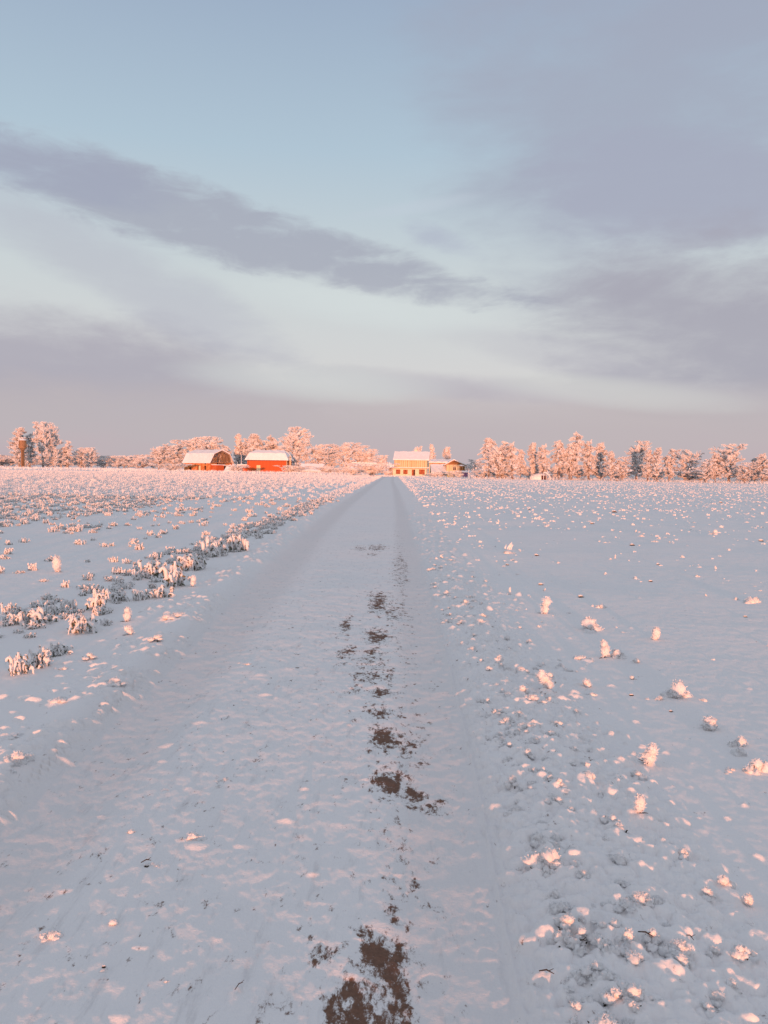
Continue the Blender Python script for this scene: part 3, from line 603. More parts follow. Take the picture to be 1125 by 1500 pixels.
# ------------------------------------------------------------------ trees
def bez(p0, p1, p2, n):
    t_ = np.linspace(0, 1, n)[:, None]; return (1-t_)**2*p0+2*t_*(1-t_)*p1+t_*t_*p2
def make_tree(seed, H, Wd, kind):
    """kind: birch (weeping), dome (rounded crown), poplar (slim), bush (no trunk), lean"""
    r = np.random.default_rng(seed); tr = Buf(); cr_ = Buf()
    stems = []
    ns = {'birch': int(r.integers(1, 4)), 'dome': 2, 'poplar': 1, 'bush': 9, 'lean': 2}[kind]
    for q in range(ns):
        az_ = r.random()*6.28; sp = {'birch': .10, 'dome': .14, 'poplar': .03, 'bush': .34, 'lean': .12}[kind]*Wd*(0 if ns == 1 else 1)*1.6
        top = np.array([math.cos(az_)*sp*1.3, math.sin(az_)*sp*1.3, H*(.97 if q == 0 else r.uniform(.72, .95))])
        if kind == 'lean': top[0] += .35*Wd
        b0 = np.array([math.cos(az_), math.sin(az_), 0])*(.25 if kind != 'bush' else Wd*.12)
        P = bez(b0, b0+np.array([r.normal(0, .05)*Wd, r.normal(0, .05)*Wd, H*.5]), top, 10); P[:, :2] += r.normal(0, .012*H, (10, 2))*np.linspace(0, 1, 10)[:, None]; P[0, 2] = -.3
        R = (.020*H if kind != 'bush' else .008*H)*(1-np.linspace(0, .9, 10)); tr.tube(P, R, 6 if kind != 'bush' else 4); stems.append(P)
    tips = []; nl = {'birch': 48, 'dome': 60, 'poplar': 44, 'bush': 46, 'lean': 50}[kind]
    for q in range(nl):
        P = stems[q % ns]; lo_ = {'birch': .13, 'dome': .09, 'poplar': .11, 'bush': .05, 'lean': .17}[kind]
        t_ = lo_+(1-lo_)*((q+.5)/nl)**.9; i = t_*9; k_ = min(int(i), 8); p0 = P[k_]*(1-i+k_)+P[k_+1]*(i-k_)
        prof = {'birch': math.sin(math.pi*min(1, (t_*.80+.16)))**.8, 'dome': math.sin(math.pi*min(.97, (t_*.82+.08)))**.55, 'poplar': .9*math.sin(math.pi*min(.98, t_*.75+.22))**.8,
                'bush': math.sin(math.pi*min(.96, t_*.75+.2))**.6, 'lean': math.sin(math.pi*min(1, t_*.72+.24))**.8}[kind]
        L = Wd*.5*prof*r.uniform(.45, 1.12); az_ = q*2.399+r.normal(0, .4)
        upr = {'birch': .75, 'dome': .65, 'poplar': 1.1, 'bush': .8, 'lean': .75}[kind]*L*r.uniform(.7, 1.3)
        dv = np.array([math.cos(az_), math.sin(az_), 0])
        end = p0+dv*L+np.array([0, 0, upr*.55]); ctrl = p0+dv*L*.5+np.array([0, 0, upr*.75])
        if kind in ('birch', 'lean'): end[2] -= .35*L
        end[2] = min(end[2], H*(.97+.05*r.random())); L5 = bez(p0, ctrl, end, 6); L5[1:] += r.normal(0, .02*L+.02, (5, 3))
        tr.tube(L5, np.linspace(.0075*H*(1.1-t_)+.02, .016, 6), 3)
        for b in range(9):
            u = r.uniform(.25, 1.0)*5; kk = min(int(u), 4); q0 = L5[kk]*(1-u+kk)+L5[kk+1]*(u-kk)
            d2 = dv*r.uniform(.2, 1)+r.normal(0, .75, 3); d2[2] = abs(d2[2])*.6+(.1 if kind != 'poplar' else .7); ll = (.09*Wd+.30)*r.uniform(.5, 1.3)
            e2 = q0+d2/np.linalg.norm(d2)*ll
            if kind in ('birch', 'lean'): e2[2] -= ll*.35
            e2[2] = min(e2[2], H*1.02)
            S3 = bez(q0, (q0+e2)/2+np.array([0, 0, ll*.18]), e2, 4); cr_.tube(S3, [.022, .018, .014, .006], 3, 1 if r.random() < .25 else 0)
            tips.append(S3)
        tips.append(L5[2:])
    tips = [p_ for p_ in tips]
    for P in tips:
        n = 72; k_ = r.uniform(0, len(P)-1.01, n); i = k_.astype(int); fr = (k_-i)[:, None]; pp = P[i]*(1-fr)+P[i+1]*fr
        dd = r.normal(size=(n, 3)); ax = P[-1]-P[0]; dd += ax/np.linalg.norm(ax)*.7
        if kind in ('birch', 'lean'): dd[:, 2] = dd[:, 2]*.5-1.15
        elif kind == 'poplar': dd[:, 2] = abs(dd[:, 2])+.7
        Ln = r.uniform(.25, .8, n)*(.035*H+.22)*(1.25 if kind in ('birch', 'lean') else .9)
        oo = pp*[1, 1, 0]; oo = oo/(np.linalg.norm(oo, axis=1)[:, None]+.3); cr_.needles(pp+r.normal(0, .07, (n, 3)), dd, Ln, r.uniform(.045, .09, n), r, 0, oo)
        m = n//14; cr_.needles(pp[:m], dd[:m]+r.normal(0, .4, (m, 3)), Ln[:m], .05, r, 1)
    return tr.mesh('trunk', M['bark']), cr_.mesh('crown', [M['twig_rime'], M['twig_brown']])
TP = {}
def get_tree(kind, var):
    k_ = (kind, var)
    if k_ not in TP:
        dims = {'birch': (12, 6.5), 'dome': (11, 9), 'poplar': (11, 3.6), 'bush': (4, 6), 'lean': (12, 7)}[kind]
        TP[k_] = (make_tree(hash_(kind)+var*7, dims[0], dims[1], kind), dims)
    return TP[k_]
def hash_(s): return sum(ord(c)*(i+3) for i, c in enumerate(s))
tvar = [0]; rt = random.Random(12)
def tree(px, ytop, wpx, D, kind, label, group='rimed trees along the far side of the fields', var=None, flip=False, cat=None, lift=0):
    """px centre, ytop top pixel row, wpx crown width in pixels, D distance"""
    if var is None: tvar[0] += 1; var = tvar[0] % (3 if kind != 'birch' else 4)
    (mt, mc), (h, w) = get_tree(kind, var); x, ztop = atd(px, ytop, D); wid = wpx*1.15*D/FPX
    nm = {'bush': 'frosted_bush', 'birch': 'birch_tree', 'poplar': 'slim_tree', 'dome': 'broad_tree', 'lean': 'birch_tree'}[kind]
    o = empty(nm, (x, D, -.05), label, cat or ('bush' if kind == 'bush' else 'tree'), group, rt.uniform(-.5, .5) if kind == 'lean' else rt.uniform(0, 6.28))
    sw = wid/w*.92; o.scale = (sw*(-1 if flip else 1), sw, (ztop+.05)/h)
    link('stems' if kind == 'bush' else 'trunk', mt, o); link('crown', mc, o)
def DR(px): return float(np.interp(px, [690, 731, 850, 935, 1072, 1125, 1300], [180, 178, 184, 172, 158, 152, 140]))
for a in [ # right hand tree line
 (716, 641, 30, 'birch', 'dense rimed birch with brown stems at the left end of the right tree line'), (737, 646, 30, 'birch', 'second rimed birch in the left clump of the right tree line'),
 (752, 647, 24, 'birch', 'weeping birch closing the left clump of the right tree line'), (729, 655, 34, 'dome', 'low brown rimed tree filling the foot of the left clump'),
 (763, 658, 17, 'birch', 'small pointed birch standing right of the left clump'), (781, 650, 17, 'poplar', 'slim rimed birch above the snow covered mound, left of its twin'),
 (797, 650, 22, 'birch', 'rimed birch above the snow covered mound, right of the slim one'), (819, 645, 26, 'birch', 'rimed birch leaning against the tallest birch from the left'),
 (839, 632, 32, 'lean', 'tallest birch of the right tree line, its top leaning right'), (835, 655, 24, 'dome', 'low rimed tree under the tallest birch'),
 (864, 644, 24, 'birch', 'thick rimed birch right of the tallest one'), (880, 648, 26, 'birch', 'weeping birch above the broken grounded branch'),
 (895, 662, 16, 'poplar', 'short slim tree right of the broken branch'), (912, 670, 22, 'dome', 'low rounded rimed tree in the dip of the right tree line'),
 (933, 648, 34, 'dome', 'broad rimed tree with forked trunk left of the dark stemmed row'), (951, 660, 20, 'poplar', 'narrow rimed tree in the dark stemmed row, left of three'),
 (965, 657, 17, 'poplar', 'narrow rimed tree in the middle of the dark stemmed row'), (982, 657, 22, 'birch', 'narrow rimed tree closing the dark stemmed row'),
 (1004, 660, 36, 'dome', 'round bushy rimed tree with short trunk right of the dark stemmed row'), (1034, 674, 26, 'dome', 'low greyish tree in the gap before the largest right tree'),
 (1049, 664, 22, 'birch', 'thin tree against the left flank of the largest right tree'), (1070, 653, 42, 'dome', 'largest bright rimed tree near the right edge'),
 (1092, 678, 24, 'dome', 'low bluish tree between the largest right tree and the frame edge'), (1117, 664, 26, 'birch', 'birch cut by the right edge of the frame'), (1106, 672, 16, 'poplar', 'thin tree just left of the birch at the right frame edge'),
]:
    px, yt, w, kd, lab = a; tree(px, yt, w, DR(px)+rt.uniform(-3, 6), kd, lab)
for px, yt, w, kd, lab in [ # background filling and low growth on the right
 (775, 684, 34, 'bush', 'bluish shaded bush in the gap left of the snow covered mound'), (815, 686, 30, 'bush', 'low bush right of the snow covered mound'), (850, 684, 34, 'bush', 'low bush under the tall birches of the right tree line'),
 (905, 690, 34, 'bush', 'low rimed bush behind the broken branch'), (958, 688, 36, 'bush', 'low bush at the foot of the dark stemmed row'), (1030, 690, 36, 'bush', 'greyish bush in the gap before the largest right tree'),
 (1092, 690, 40, 'bush', 'bluish shaded bush near the right frame edge'), (735, 690, 40, 'bush', 'brown bush at the foot of the left clump'), (708, 690, 18, 'bush', 'reddish bush between the scrap heap and the left clump'),
 (1010, 693, 30, 'bush', 'low bush around the trunk of the round bushy tree'), (1135, 690, 40, 'bush', 'bush cut by the right edge of the frame'), (880, 688, 26, 'bush', 'low bush left of the broken branch')]:
    tree(px, yt, w, DR(px)+rt.uniform(4, 10), kd, lab, 'low rimed bushes under the right tree line')
for px, yt, w, D, kd, lab in [ # left and middle
 (30, 628, 26, 425, 'poplar', 'pale rimed tree behind the water tower'), (43, 633, 22, 440, 'birch', 'rimed tree between the water tower and the tall pair'), (62, 620, 34, 430, 'dome', 'tallest rimed tree beside the water tower'),
 (78, 624, 24, 436, 'dome', 'tall rimed tree leaning against the tallest one from the right'), (99, 645, 22, 440, 'birch', 'small rimed tree right of the tall pair'), (82, 658, 10, 395, 'poplar', 'short pale column tree before the tall pair'),
 (90, 660, 26, 450, 'dome', 'bluish tree in the shade of the tall pair'), (118, 657, 26, 450, 'dome', 'low grey tree on the slope of the left tree group'), (134, 657, 24, 440, 'dome', 'low round tree ending the left tree group'),
 (232, 655, 34, 345, 'dome', 'outermost round tree left of the ruined barn'), (256, 646, 44, 345, 'dome', 'broad round tree behind the left end of the ruined barn'), (288, 642, 44, 350, 'dome', 'broad round tree behind the roof of the ruined barn'),
 (312, 641, 44, 345, 'dome', 'broad round tree behind the broken gable of the ruined barn'), (331, 650, 20, 340, 'birch', 'pale tree directly right of the broken gable'),
 (349, 637, 16, 350, 'poplar', 'slim rimed tree between the two barns'), (373, 635, 30, 345, 'birch', 'rimed birch behind the left half of the red barn'), (357, 644, 22, 352, 'dome', 'low rimed tree behind the left corner of the red barn'),
 (402, 637, 30, 345, 'birch', 'rimed birch behind the right half of the red barn'), (390, 648, 34, 352, 'dome', 'low rimed tree behind the middle of the red barn'), (438, 628, 48, 320, 'dome', 'big round rimed tree towering right of the red barn'),
 (418, 645, 20, 330, 'birch', 'rimed tree between the red barn and the big round tree'), (467, 652, 36, 325, 'dome', 'round rimed tree behind the small snow roofed shed'), (484, 654, 26, 335, 'dome', 'rimed tree right of the one behind the small shed'),
 (508, 650, 34, 325, 'dome', 'rounded rimed tree with a peaked top between the shed and the house'), (524, 654, 26, 330, 'dome', 'rimed tree behind the flat roofed hut'), (539, 659, 26, 330, 'dome', 'last rimed tree of the row before the tan house'),
 (560, 668, 20, 340, 'dome', 'small hazy tree left of the tan house'), (547, 680, 44, 205, 'bush', 'large round rimed bush in front of the flat roofed hut'), (519, 686, 22, 215, 'bush', 'small rimed bush at the left foot of the large round bush'),
 (612, 655, 14, 262, 'dome', 'pink tree top showing over the ridge of the tan house'), (632, 652, 11, 266, 'poplar', 'narrow rimed tree right of the tan house roof'), (655, 656, 16, 290, 'poplar', 'bluish pointed tree behind the long low house'),
 (697, 674, 20, 250, 'dome', 'pale tree right of the gabled house'), (686, 680, 14, 262, 'dome', 'small hazy tree behind the right eave of the gabled house')]:
    tree(px, yt, w, D, kd, lab, 'rimed trees around the farm buildings')
for px, yt, w, D, lab in [(430, 683, 30, 262, 'rimed bush at the right end of the red barn'), (345, 682, 22, 262, 'rimed bush between the two barns'), (663, 690, 16, 205, 'feathery rimed bush before the gabled house'),
                          (478, 684, 26, 255, 'rimed bush right of the small snow roofed shed'), (500, 686, 28, 240, 'rimed bush left of the flat roofed hut'), (636, 693, 14, 208, 'thin rimed bush at the right corner of the tan house'),
                          (567, 690, 12, 225, 'small rimed bush at the left corner of the tan house'), (250, 680, 34, 290, 'rimed bush at the left corner of the ruined barn'), (672, 694, 9, 200, 'small bright bush before the purple shed'), (646, 691.5, 16, 214, 'pale rimed bush before the long low house')]:
    tree(px, yt, w, D, 'bush', lab, 'rimed bushes around the farm buildings')
for k_ in range(12):   # far low scrub closing the left horizon, each clump its own
    px = -40+k_*27; tree(px, 671-3*rt.random(), 44, 470+rt.uniform(-15, 25), 'bush', 'low far scrub clump on the left horizon, %s' % ['beyond the frame edge','cut by the frame edge','behind the water tower','left of the tall pair','right of the tall pair','under the low grey tree','right of the low grey tree','in the open gap, left','in the open gap, middle','in the open gap, right','left of the barn trees','behind the barn trees'][k_], 'far scrub along the left horizon')
# far woods as one mass behind everything
f = Buf(); r = np.random.default_rng(44); n = 15000
aa = np.radians(r.uniform(-40, 40, n)); dd = r.uniform(560, 640, n); hh = (4.5+4*np.clip(fbm(aa*30, aa*0, 9, 3)+.3, 0, 1))*np.sqrt(r.random(n))
p_ = np.stack([dd*np.sin(aa), dd*np.cos(aa), hh], -1); f.needles(p_, r.normal(size=(n, 3))*[1, 1, .6]+[0, 0, .5], r.uniform(1, 2.6, n), .8, r, 0, np.array([[0., -1., 0.]]))
tagp(f.build('far_woods', M['twig_rime']), 'far rimed woodland along the horizon', 'woods', None, 'stuff')
# frosted tall grass fringe at the field's far edge
f = Buf(); n = 9000; px_ = r.uniform(150, 720, n); D_ = r.uniform(222, 262, n)*np.where(px_ < 540, 1., .93); hh = r.uniform(.35, 1.15, n)*np.where(px_ < 540, 1, .35)*(1+.5*pn(px_/9, D_/9, 4))
P = np.stack([(px_-575)/FPX*D_, D_, np.zeros(n)], -1)
f.needles(P, np.c_[r.normal(0, .25, (n, 2)), np.ones(n)], hh, .16, r)
f.needles(P+np.c_[np.zeros((n, 2)), hh*.5], np.c_[r.normal(0, .9, (n, 2)), np.ones(n)*.8], hh*.55, .12, r)
n = 6000; px_ = r.uniform(-60, 300, n); D_ = r.uniform(330, 400, n); f.needles(np.stack([(px_-575)/FPX*D_, D_, np.zeros(n)], -1), np.c_[r.normal(0, .4, (n, 2)), np.ones(n)], r.uniform(.5, 1.5, n), .3, r)
n = 3500; px_ = r.uniform(690, 1150, n); D_ = np.interp(px_, [690, 731, 850, 935, 1072, 1125], [180, 178, 184, 172, 158, 152])-r.uniform(-3, 3, n)
f.needles(np.stack([(px_-575)/FPX*D_, D_, np.zeros(n)], -1), np.c_[r.normal(0, .5, (n, 2)), np.ones(n)], r.uniform(.2, .7, n), .09, r)
n = 16000; px_ = r.uniform(685, 1250, n); D_ = np.interp(px_, [690, 731, 850, 935, 1072, 1125, 1250], [180, 178, 184, 172, 158, 152, 144])+r.uniform(6, 40, n)
hs = 2.6*np.clip(.55+fbm(px_/14, D_/9, 23, 3), .15, 1.2)
f.needles(np.c_[(px_-575)/FPX*D_, D_, hs*r.random(n)**.8], np.c_[r.normal(0, .6, (n, 2)), np.ones(n)], r.uniform(.3, .9, n), .12, r)
tagp(f.build('frosted_grass', M['twig_rime']), 'frosted tall grass fringing the far edge of the fields', 'grass', None, 'stuff')
# broken branch
f = Buf(); x0, z0 = atd(880, 691, 160); x1, z1 = atd(905, 702.5, 158)
Pb = bez(np.array([x0, 160, z0]), np.array([(x0+x1)/2-.3, 159, (z0+z1)/2+.3]), np.array([x1, 158, .1]), 6); f.tube(Pb, [.07, .09, .11, .13, .14, .12], 5)
for q in range(14): i = q % 6; f.tube([Pb[i], Pb[i]+r.normal(0, .35, 3)+[0, 0, .5], Pb[i]+r.normal(0, .7, 3)+[0, 0, .8]], [.04, .03, .01], 3)
tagp(f.build('fallen_branch', M['bark']), 'broken dark branch slanting down to the snow below the right tree line', 'branch')

# ------------------------------------------------------------------ buildings
def planks(name, a, b, vert=True, per=.22):
    m, k, p = pmat(name, a, .8, .2); co = k.node('ShaderNodeTexCoord').outputs['Object']; sp = k.node('ShaderNodeSeparateXYZ'); k.put(sp.inputs[0], co)
    ax = k.m('ADD', sp.outputs[0], sp.outputs[1]) if vert else sp.outputs[2]
    fr = k.m('FRACT', k.m('DIVIDE', ax, per)); idn = k.m('FLOOR', k.m('DIVIDE', ax, per)); wn = k.node('ShaderNodeTexWhiteNoise', noise_dimensions='1D'); k.put(wn.inputs['W'], idn)
    col = k.mix(k.m('ADD', k.m('MULTIPLY', wn.outputs[0], .6), k.m('MULTIPLY', k.noise(k.scale(co, (1, 1, .3)), 3, 4), .4)), a, b)
    k.put(p.inputs['Base Color'], k.mix(k.m('MULTIPLY', k.m('LESS_THAN', fr, .1), .6), col, C(a[0]*.4, a[1]*.4, a[2]*.4)))
    return m
M['red'] = planks('red_boards', C(.46, .095, .03), C(.58, .135, .045)); M['orange'] = two_tone('orange_brick', C(.50, .16, .05), C(.62, .30, .13), .9, .42, .6)
M['tan'] = planks('tan_boards', C(.62, .48, .29), C(.74, .60, .40), True, 1.25); M['block'] = two_tone('pale_block', C(.72, .64, .47), C(.82, .75, .60), 2, bump=.02)
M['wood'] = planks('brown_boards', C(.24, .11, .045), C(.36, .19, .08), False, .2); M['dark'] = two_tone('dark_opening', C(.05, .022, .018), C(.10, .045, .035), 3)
M['timber'] = two_tone('timber', C(.30, .15, .08), C(.52, .30, .16), 2); M['rust'] = two_tone('rusty_metal', C(.17, .085, .045), C(.34, .20, .10), 1.2, .35, .65, (3, 3, .5), .55, .4)
M['purple'] = two_tone('purple_sheet', C(.26, .13, .24), C(.34, .18, .30), 2); M['brick'] = two_tone('window_brick', C(.30, .08, .04), C(.45, .15, .07), 3)
M['grey'] = two_tone('weathered_grey', C(.30, .27, .26), C(.48, .44, .42), 2); M['wheat'] = two_tone('pale_door', C(.70, .55, .30), C(.80, .68, .45), 3); M['lime'] = two_tone('yellow_sheet', C(.55, .40, .10), C(.7, .55, .2), 3)
def prism(bf, prof, x0, x1, mi=0):
    """profile in y,z extruded along x; prof counterclockwise seen from +x"""
    n = len(prof); V = [(x0, y, z) for y, z in prof]+[(x1, y, z) for y, z in prof]; m0 = bf.n
    bf.add(V, [(i, (i+1) % n, n+(i+1) % n, n+i) for i in range(n)][0:n], mi)
    for off, rev in ((0, True), (n, False)):
        ids = [m0+off+i for i in range(n)]
        if rev: ids = ids[::-1]
        for i in range(1, n-1): bf.f[3].append(np.array([[ids[0], ids[i], ids[i+1]]])); bf.mi[3].append(np.array([mi]))
def roof_sheet(prof, x0, x1, th, short=0.0, bulge=None):
    """slab of given thickness following an open profile (front eave ... ridge ... back eave); short pulls the ridge ends in"""
    f = Buf(); n = len(prof); zr = max(z for y, z in prof); ze = prof[0][1]; nx = 9; xs = np.linspace(0, 1, nx); V = []
    for up in (0, 1):
        for i, (y, z) in enumerate(prof):
            s = short*max(0, (z-ze)/(zr-ze)) ** 1.6 if short else 0
            for u in xs: V.append((x0+s+(x1-x0-2*s)*u, y, z+(th if up else 0)+(th*.35*math.sin(u*21+i*2.1) if up else 0)))
    A = n*nx; F = []
    for i in range(n-1):
        for j in range(nx-1):
            a = i*nx+j; F += [(a, a+1, a+nx+1, a+nx)][::-1]; F.append((A+a, A+a+nx, A+a+nx+1, A+a+1)[::-1])
    for j in range(nx-1):
        F.append((j, j+1, A+j+1, A+j)); b = (n-1)*nx+j; F.append((b+1, b, A+b, A+b+1))
    for i in range(n-1):
        a = i*nx; F.append((a, A+a, A+a+nx, a+nx)); b = a+nx-1; F.append((b, b+nx, A+b+nx, A+b))
    f.add(V, F); return f
def window(root, x, y, z, w, h, mat, framemat, name='window', depth=.12, cross=True):
    """a recessed opening on the front (-y) face, pane behind and frame around"""
    p = Buf(); p.box((x-w/2, y-.02, z), (x+w/2, y+.02, z+h)); o = p.build(name, mat, root)
    f = Buf(); e = .09
    f.box((x-w/2-e, y-.07, z-e), (x+w/2+e, y-.021, z)); f.box((x-w/2-e, y-.07, z+h), (x+w/2+e, y-.021, z+h+e))
    f.box((x-w/2-e, y-.07, z), (x-w/2, y-.021, z+h)); f.box((x+w/2, y-.07, z), (x+w/2+e, y-.021, z+h))
    if cross: f.box((x-.03, y-.05, z), (x+.03, y-.021, z+h))
    f.build('frame', framemat, o); return o
def boxes(bl): 
    f = Buf()
    for a, b in bl: f.box(a, b)
    return f

# ruined barn with a gambrel roof, its right end broken open
D = 300; x0, _ = atd(311.5, 690, D); B = empty('ruined_barn', (x0, D-4, 0), 'ruined orange brick barn with snowy gambrel roof and broken open timber gable', 'barn', None, math.radians(-37))
L, DP, EH, BH, RH = 15.5, 10.5, 3.6, 7.0, 8.5
# local origin = front right corner; x to the left is negative
f = boxes([((-L, 0, 0), (-12.6, .35, EH)), ((-12.6, 0, 1.9), (-11.0, .35, EH)), ((-11.0, 0, 0), (-7.6, .35, EH)), ((-7.6, 0, 2.6), (-5.6, .35, EH)), ((-5.6, 0, 0), (-3.6, .35, EH)), ((-3.6, 0, 2.5), (-2.4, .35, EH-.5)), ((-2.4, 0, 0), (-0.4, .35, EH)), ((-.4, 0, 0), (0, .352, EH)),
           ((-L, .352, 0), (-L+.35, DP, EH)), ((-L, DP, 0), (0, DP+.35, EH)), ((-3.6, 0, 0), (-2.4, .35, .9)), ((-.35, .36, 0), (0, 3.2, EH-.2)), ((-.35, 7.4, 0), (0, DP, EH-.3))]); f.build('wall', M['orange'], B)
boxes([((-12.5, .5, 0), (-11.1, .6, 1.9)), ((-7.5, .5, 0), (-7.0, .6, 2.6)), ((-3.5, .5, .9), (-2.5, .6, 2.4))]).build('dark_opening', M['dark'], B)
boxes([((-7.0, .2, 0), (-5.7, .3, 2.5))]).build('door', M['wheat'], B)
prof = [(-.5, EH-.15), (1.6, BH), (DP/2+.17, RH), (DP-1.2, BH), (DP+.85, EH-.15)]
roof_sheet(prof, -L-.6, .5, .28).build('roof', M['snow_cap'], B)
def edge(prof, x, w): 
    f = Buf()
    for (ya, za), (yb, zb) in zip(prof[:-1], prof[1:]): f.tube([(x, ya, za-.14), (x, yb, zb-.14)], [w, w], 4, cap=True)
    return f
edge(prof, .38, .12).build('bargeboard', M['timber'], B)
f = Buf(); rb = np.random.default_rng(3)
for yy_ in np.arange(.5, DP, .62):
    zt = np.interp(yy_, [p[0] for p in prof], [p[1] for p in prof])-.3
    if rb.random() < .8: f.box((-.12, yy_-.07, EH-.2-rb.uniform(0, .6)), (-.02, yy_+.07, zt*(1 if rb.random() < .7 else .85)))
for zz in (EH+.2, 5.2, 6.6): f.box((-.22, .9, zz-.08), (-.13, DP-.7, zz+.08))
f.tube([(.02, 1.2, EH), (.02, DP/2, 7.6)], [.09, .09], 4, cap=True); f.tube([(.02, DP-1.2, EH), (.02, DP/2, 7.6)], [.09, .09], 4, cap=True); f.build('gable_timbers', M['timber'], B)
f = Buf()
for yy_ in np.arange(5.4, DP-.4, .34):
    zt = np.interp(yy_, [p[0] for p in prof], [p[1] for p in prof])-.35
    if rb.random() < .9: f.box((.0, yy_, rb.uniform(3.6, 4.6)), (.06, yy_+.3, zt-rb.uniform(0, .5)))
for q in range(9): y_ = rb.uniform(.9, 5.2); f.box((.0, y_, EH+rb.uniform(.2, 1.)), (.06, y_+.3, min(EH+rb.uniform(1.4, 2.6), np.interp(y_, [p[0] for p in prof], [p[1] for p in prof])-.4)))
f.build('gable_boards', M['rust'], B)
boxes([((-3.0, .45, .1), (-2.85, DP-.05, EH)), ]).build('inner_wall', M['dark'], B)
# red lean-to against the ruined barn's gable
An = empty('red_shed', (x0, D-4, 0), 'small red boarded shed leaning on the broken gable of the ruined barn', 'shed', None, math.radians(-37))
boxes([((.07, .6, 0), (2.9, 4.2, 2.8))]).build('wall', M['red'], An); f = Buf(); f.box((.07, .4, 2.8), (3.1, 4.4, 3.02)); f.build('roof', M['snow_cap'], An)
boxes([((1.0, .56, 0), (1.18, .597, 2.7)), ((2.0, .56, 0), (2.18, .597, 2.7))]).build('posts', M['timber'], An)
# snow covered rubble right of it
def heap(name, x, y, w, d, h, mat, label, cat, seed, needles=0):
    nu, nv = 26, 10; th = np.arange(nu)/nu*2*math.pi; s = np.linspace(0, 1, nv); S, T_ = np.meshgrid(s, th, indexing='ij')
    hx = S*np.cos(T_); hy = S*np.sin(T_); z = h*(1-S**2.2)*(1+.6*pn(hx*2.6+seed, hy*2.6, seed)); z[-1] = -.15
    V = np.stack([hx*w/2*(1+.12*pn(T_*0+np.cos(T_)*2, np.sin(T_)*2, seed+1)), hy*d/2, z], -1)
    f = Buf(); i = np.arange(nv-1)[:, None]*nu; j = np.arange(nu)[None]; j2 = (j+1) % nu
    f.add(V, np.stack([i+j, i+nu+j, i+nu+j2, i+j2], -1).reshape(-1, 4))
    o = f.build(name, mat, None, True); o.location = (x, y, 0); return tagp(o, label, cat)
xh, _ = atd(338, 690, 288); heap('rubble_heap', xh, 288, 5.5, 4, 2.6, M['snow_cap'], 'snow covered rubble heap between the ruined barn and the red barn', 'rubble heap', 5)

# red barn
xa, _ = atd(362, 690, 300); xb_, _ = atd(419.5, 690, 300); L = (xb_-xa)+.2; B = empty('red_barn', (xa, 300, 0), 'bright red boarded barn with a thick snowy roof and clipped ends', 'barn', None, math.radians(-5))
DP, EH, BH, RH = 9.0, 5.0, 7.4, 8.6
f = Buf(); f.box((0, 0, 0), (L, DP, EH)); prism(f, [(.02, EH), (DP-.02, EH), (DP-1.4, BH-.2), (DP/2, RH-.45), (1.4, BH-.2)], 1.2, L-1.2); f.build('wall', M['red'], B)
f = Buf(); f.box((L+.003, -.02, 0), (L+.12, .5, EH-.05)); f.build('corner_board', M['wheat'], B)
prof = [(-.5, EH-.05), (1.1, BH), (DP/2, RH), (DP-1.1, BH), (DP+.5, EH-.05)]; roof_sheet(prof, -.8, L+.8, .3, 2.6).build('roof', M['snow_cap'], B)
f = Buf(); n8 = 8
for sx_ in (0, 1):   # clipped ends closed by sloping snow faces
    xe = -.8 if sx_ == 0 else L+.8; s_in = 1 if sx_ == 0 else -1
    V = [];
    for (y_, z_) in prof: s = 2.6*max(0, (z_-prof[0][1])/(RH-prof[0][1]))**1.6; V.append((xe+s_in*(s+.01), y_, z_+.02))
    m0 = f.n; f.v.append(np.array(V)); f.n += 5
    for tri in ((0, 1, 4), (1, 3, 4), (1, 2, 3)): f.f[3].append(np.array([[m0+i for i in (tri if sx_ else tri[::-1])]])); f.mi[3].append(np.array([0]))
f.build('roof_end', M['snow_cap'], B)
xd = atd(379, 690, 300)[0]-xa; boxes([((xd-.75, -.06, 0), (xd+.75, -.003, 3.0))]).build('door', M['wheat'], B)
boxes([((-2.7, 1.0, 0), (-.003, 6, 2.9))]).build('annex', M['red'], B); boxes([((-4.2, .7, 2.91), (-.003, 6.2, 3.25))]).build('annex_roof', M['snow_cap'], B)
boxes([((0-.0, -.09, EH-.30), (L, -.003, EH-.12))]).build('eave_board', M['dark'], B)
def pole(px, ytop, D, r_, mat, label, arm=False, cat='pole', name='utility_pole'):
    x, zt = atd(px, ytop, D); f = Buf(); f.tube([(0, 0, -.2), (.02, 0, zt*.5), (0, 0, zt)], [r_, r_*.9, r_*.75], 8, cap=True)
    if arm: f.box((-.6, -.05, zt-.5), (.6, .05, zt-.4))
    o = f.build(name, mat); o.location = (x, D, 0); tagp(o, label, cat)
pole(353.5, 667, 285, .10, M['frost'], 'thin pale rimed pole between the two barns')
pole(566.5, 670, 232, .10, M['grey'], 'grey wooden utility pole left of the tan house', True)
pole(425, 668, 300, .30, M['wheat'], 'short thick pale post at the right end of the red barn', False, 'post', 'post')
f = Buf(); th = np.linspace(0, math.pi, 9); xq, _ = atd(424.5, 690, 299); f.tube(np.stack([.75*np.cos(th), 0*th, 5.0+1.3*np.sin(th)], -1), .13, 5); f.tube([(-.75, 0, 0), (-.75, 0, 5)], .1, 5); f.tube([(.75, 0, 0), (.75, 0, 5)], .1, 5)
o = f.build('rimed_arch', M['bark']); o.location = (xq, 298.5, 0); tagp(o, 'dark arched hoop round the pale post beside the red barn', 'hoop')

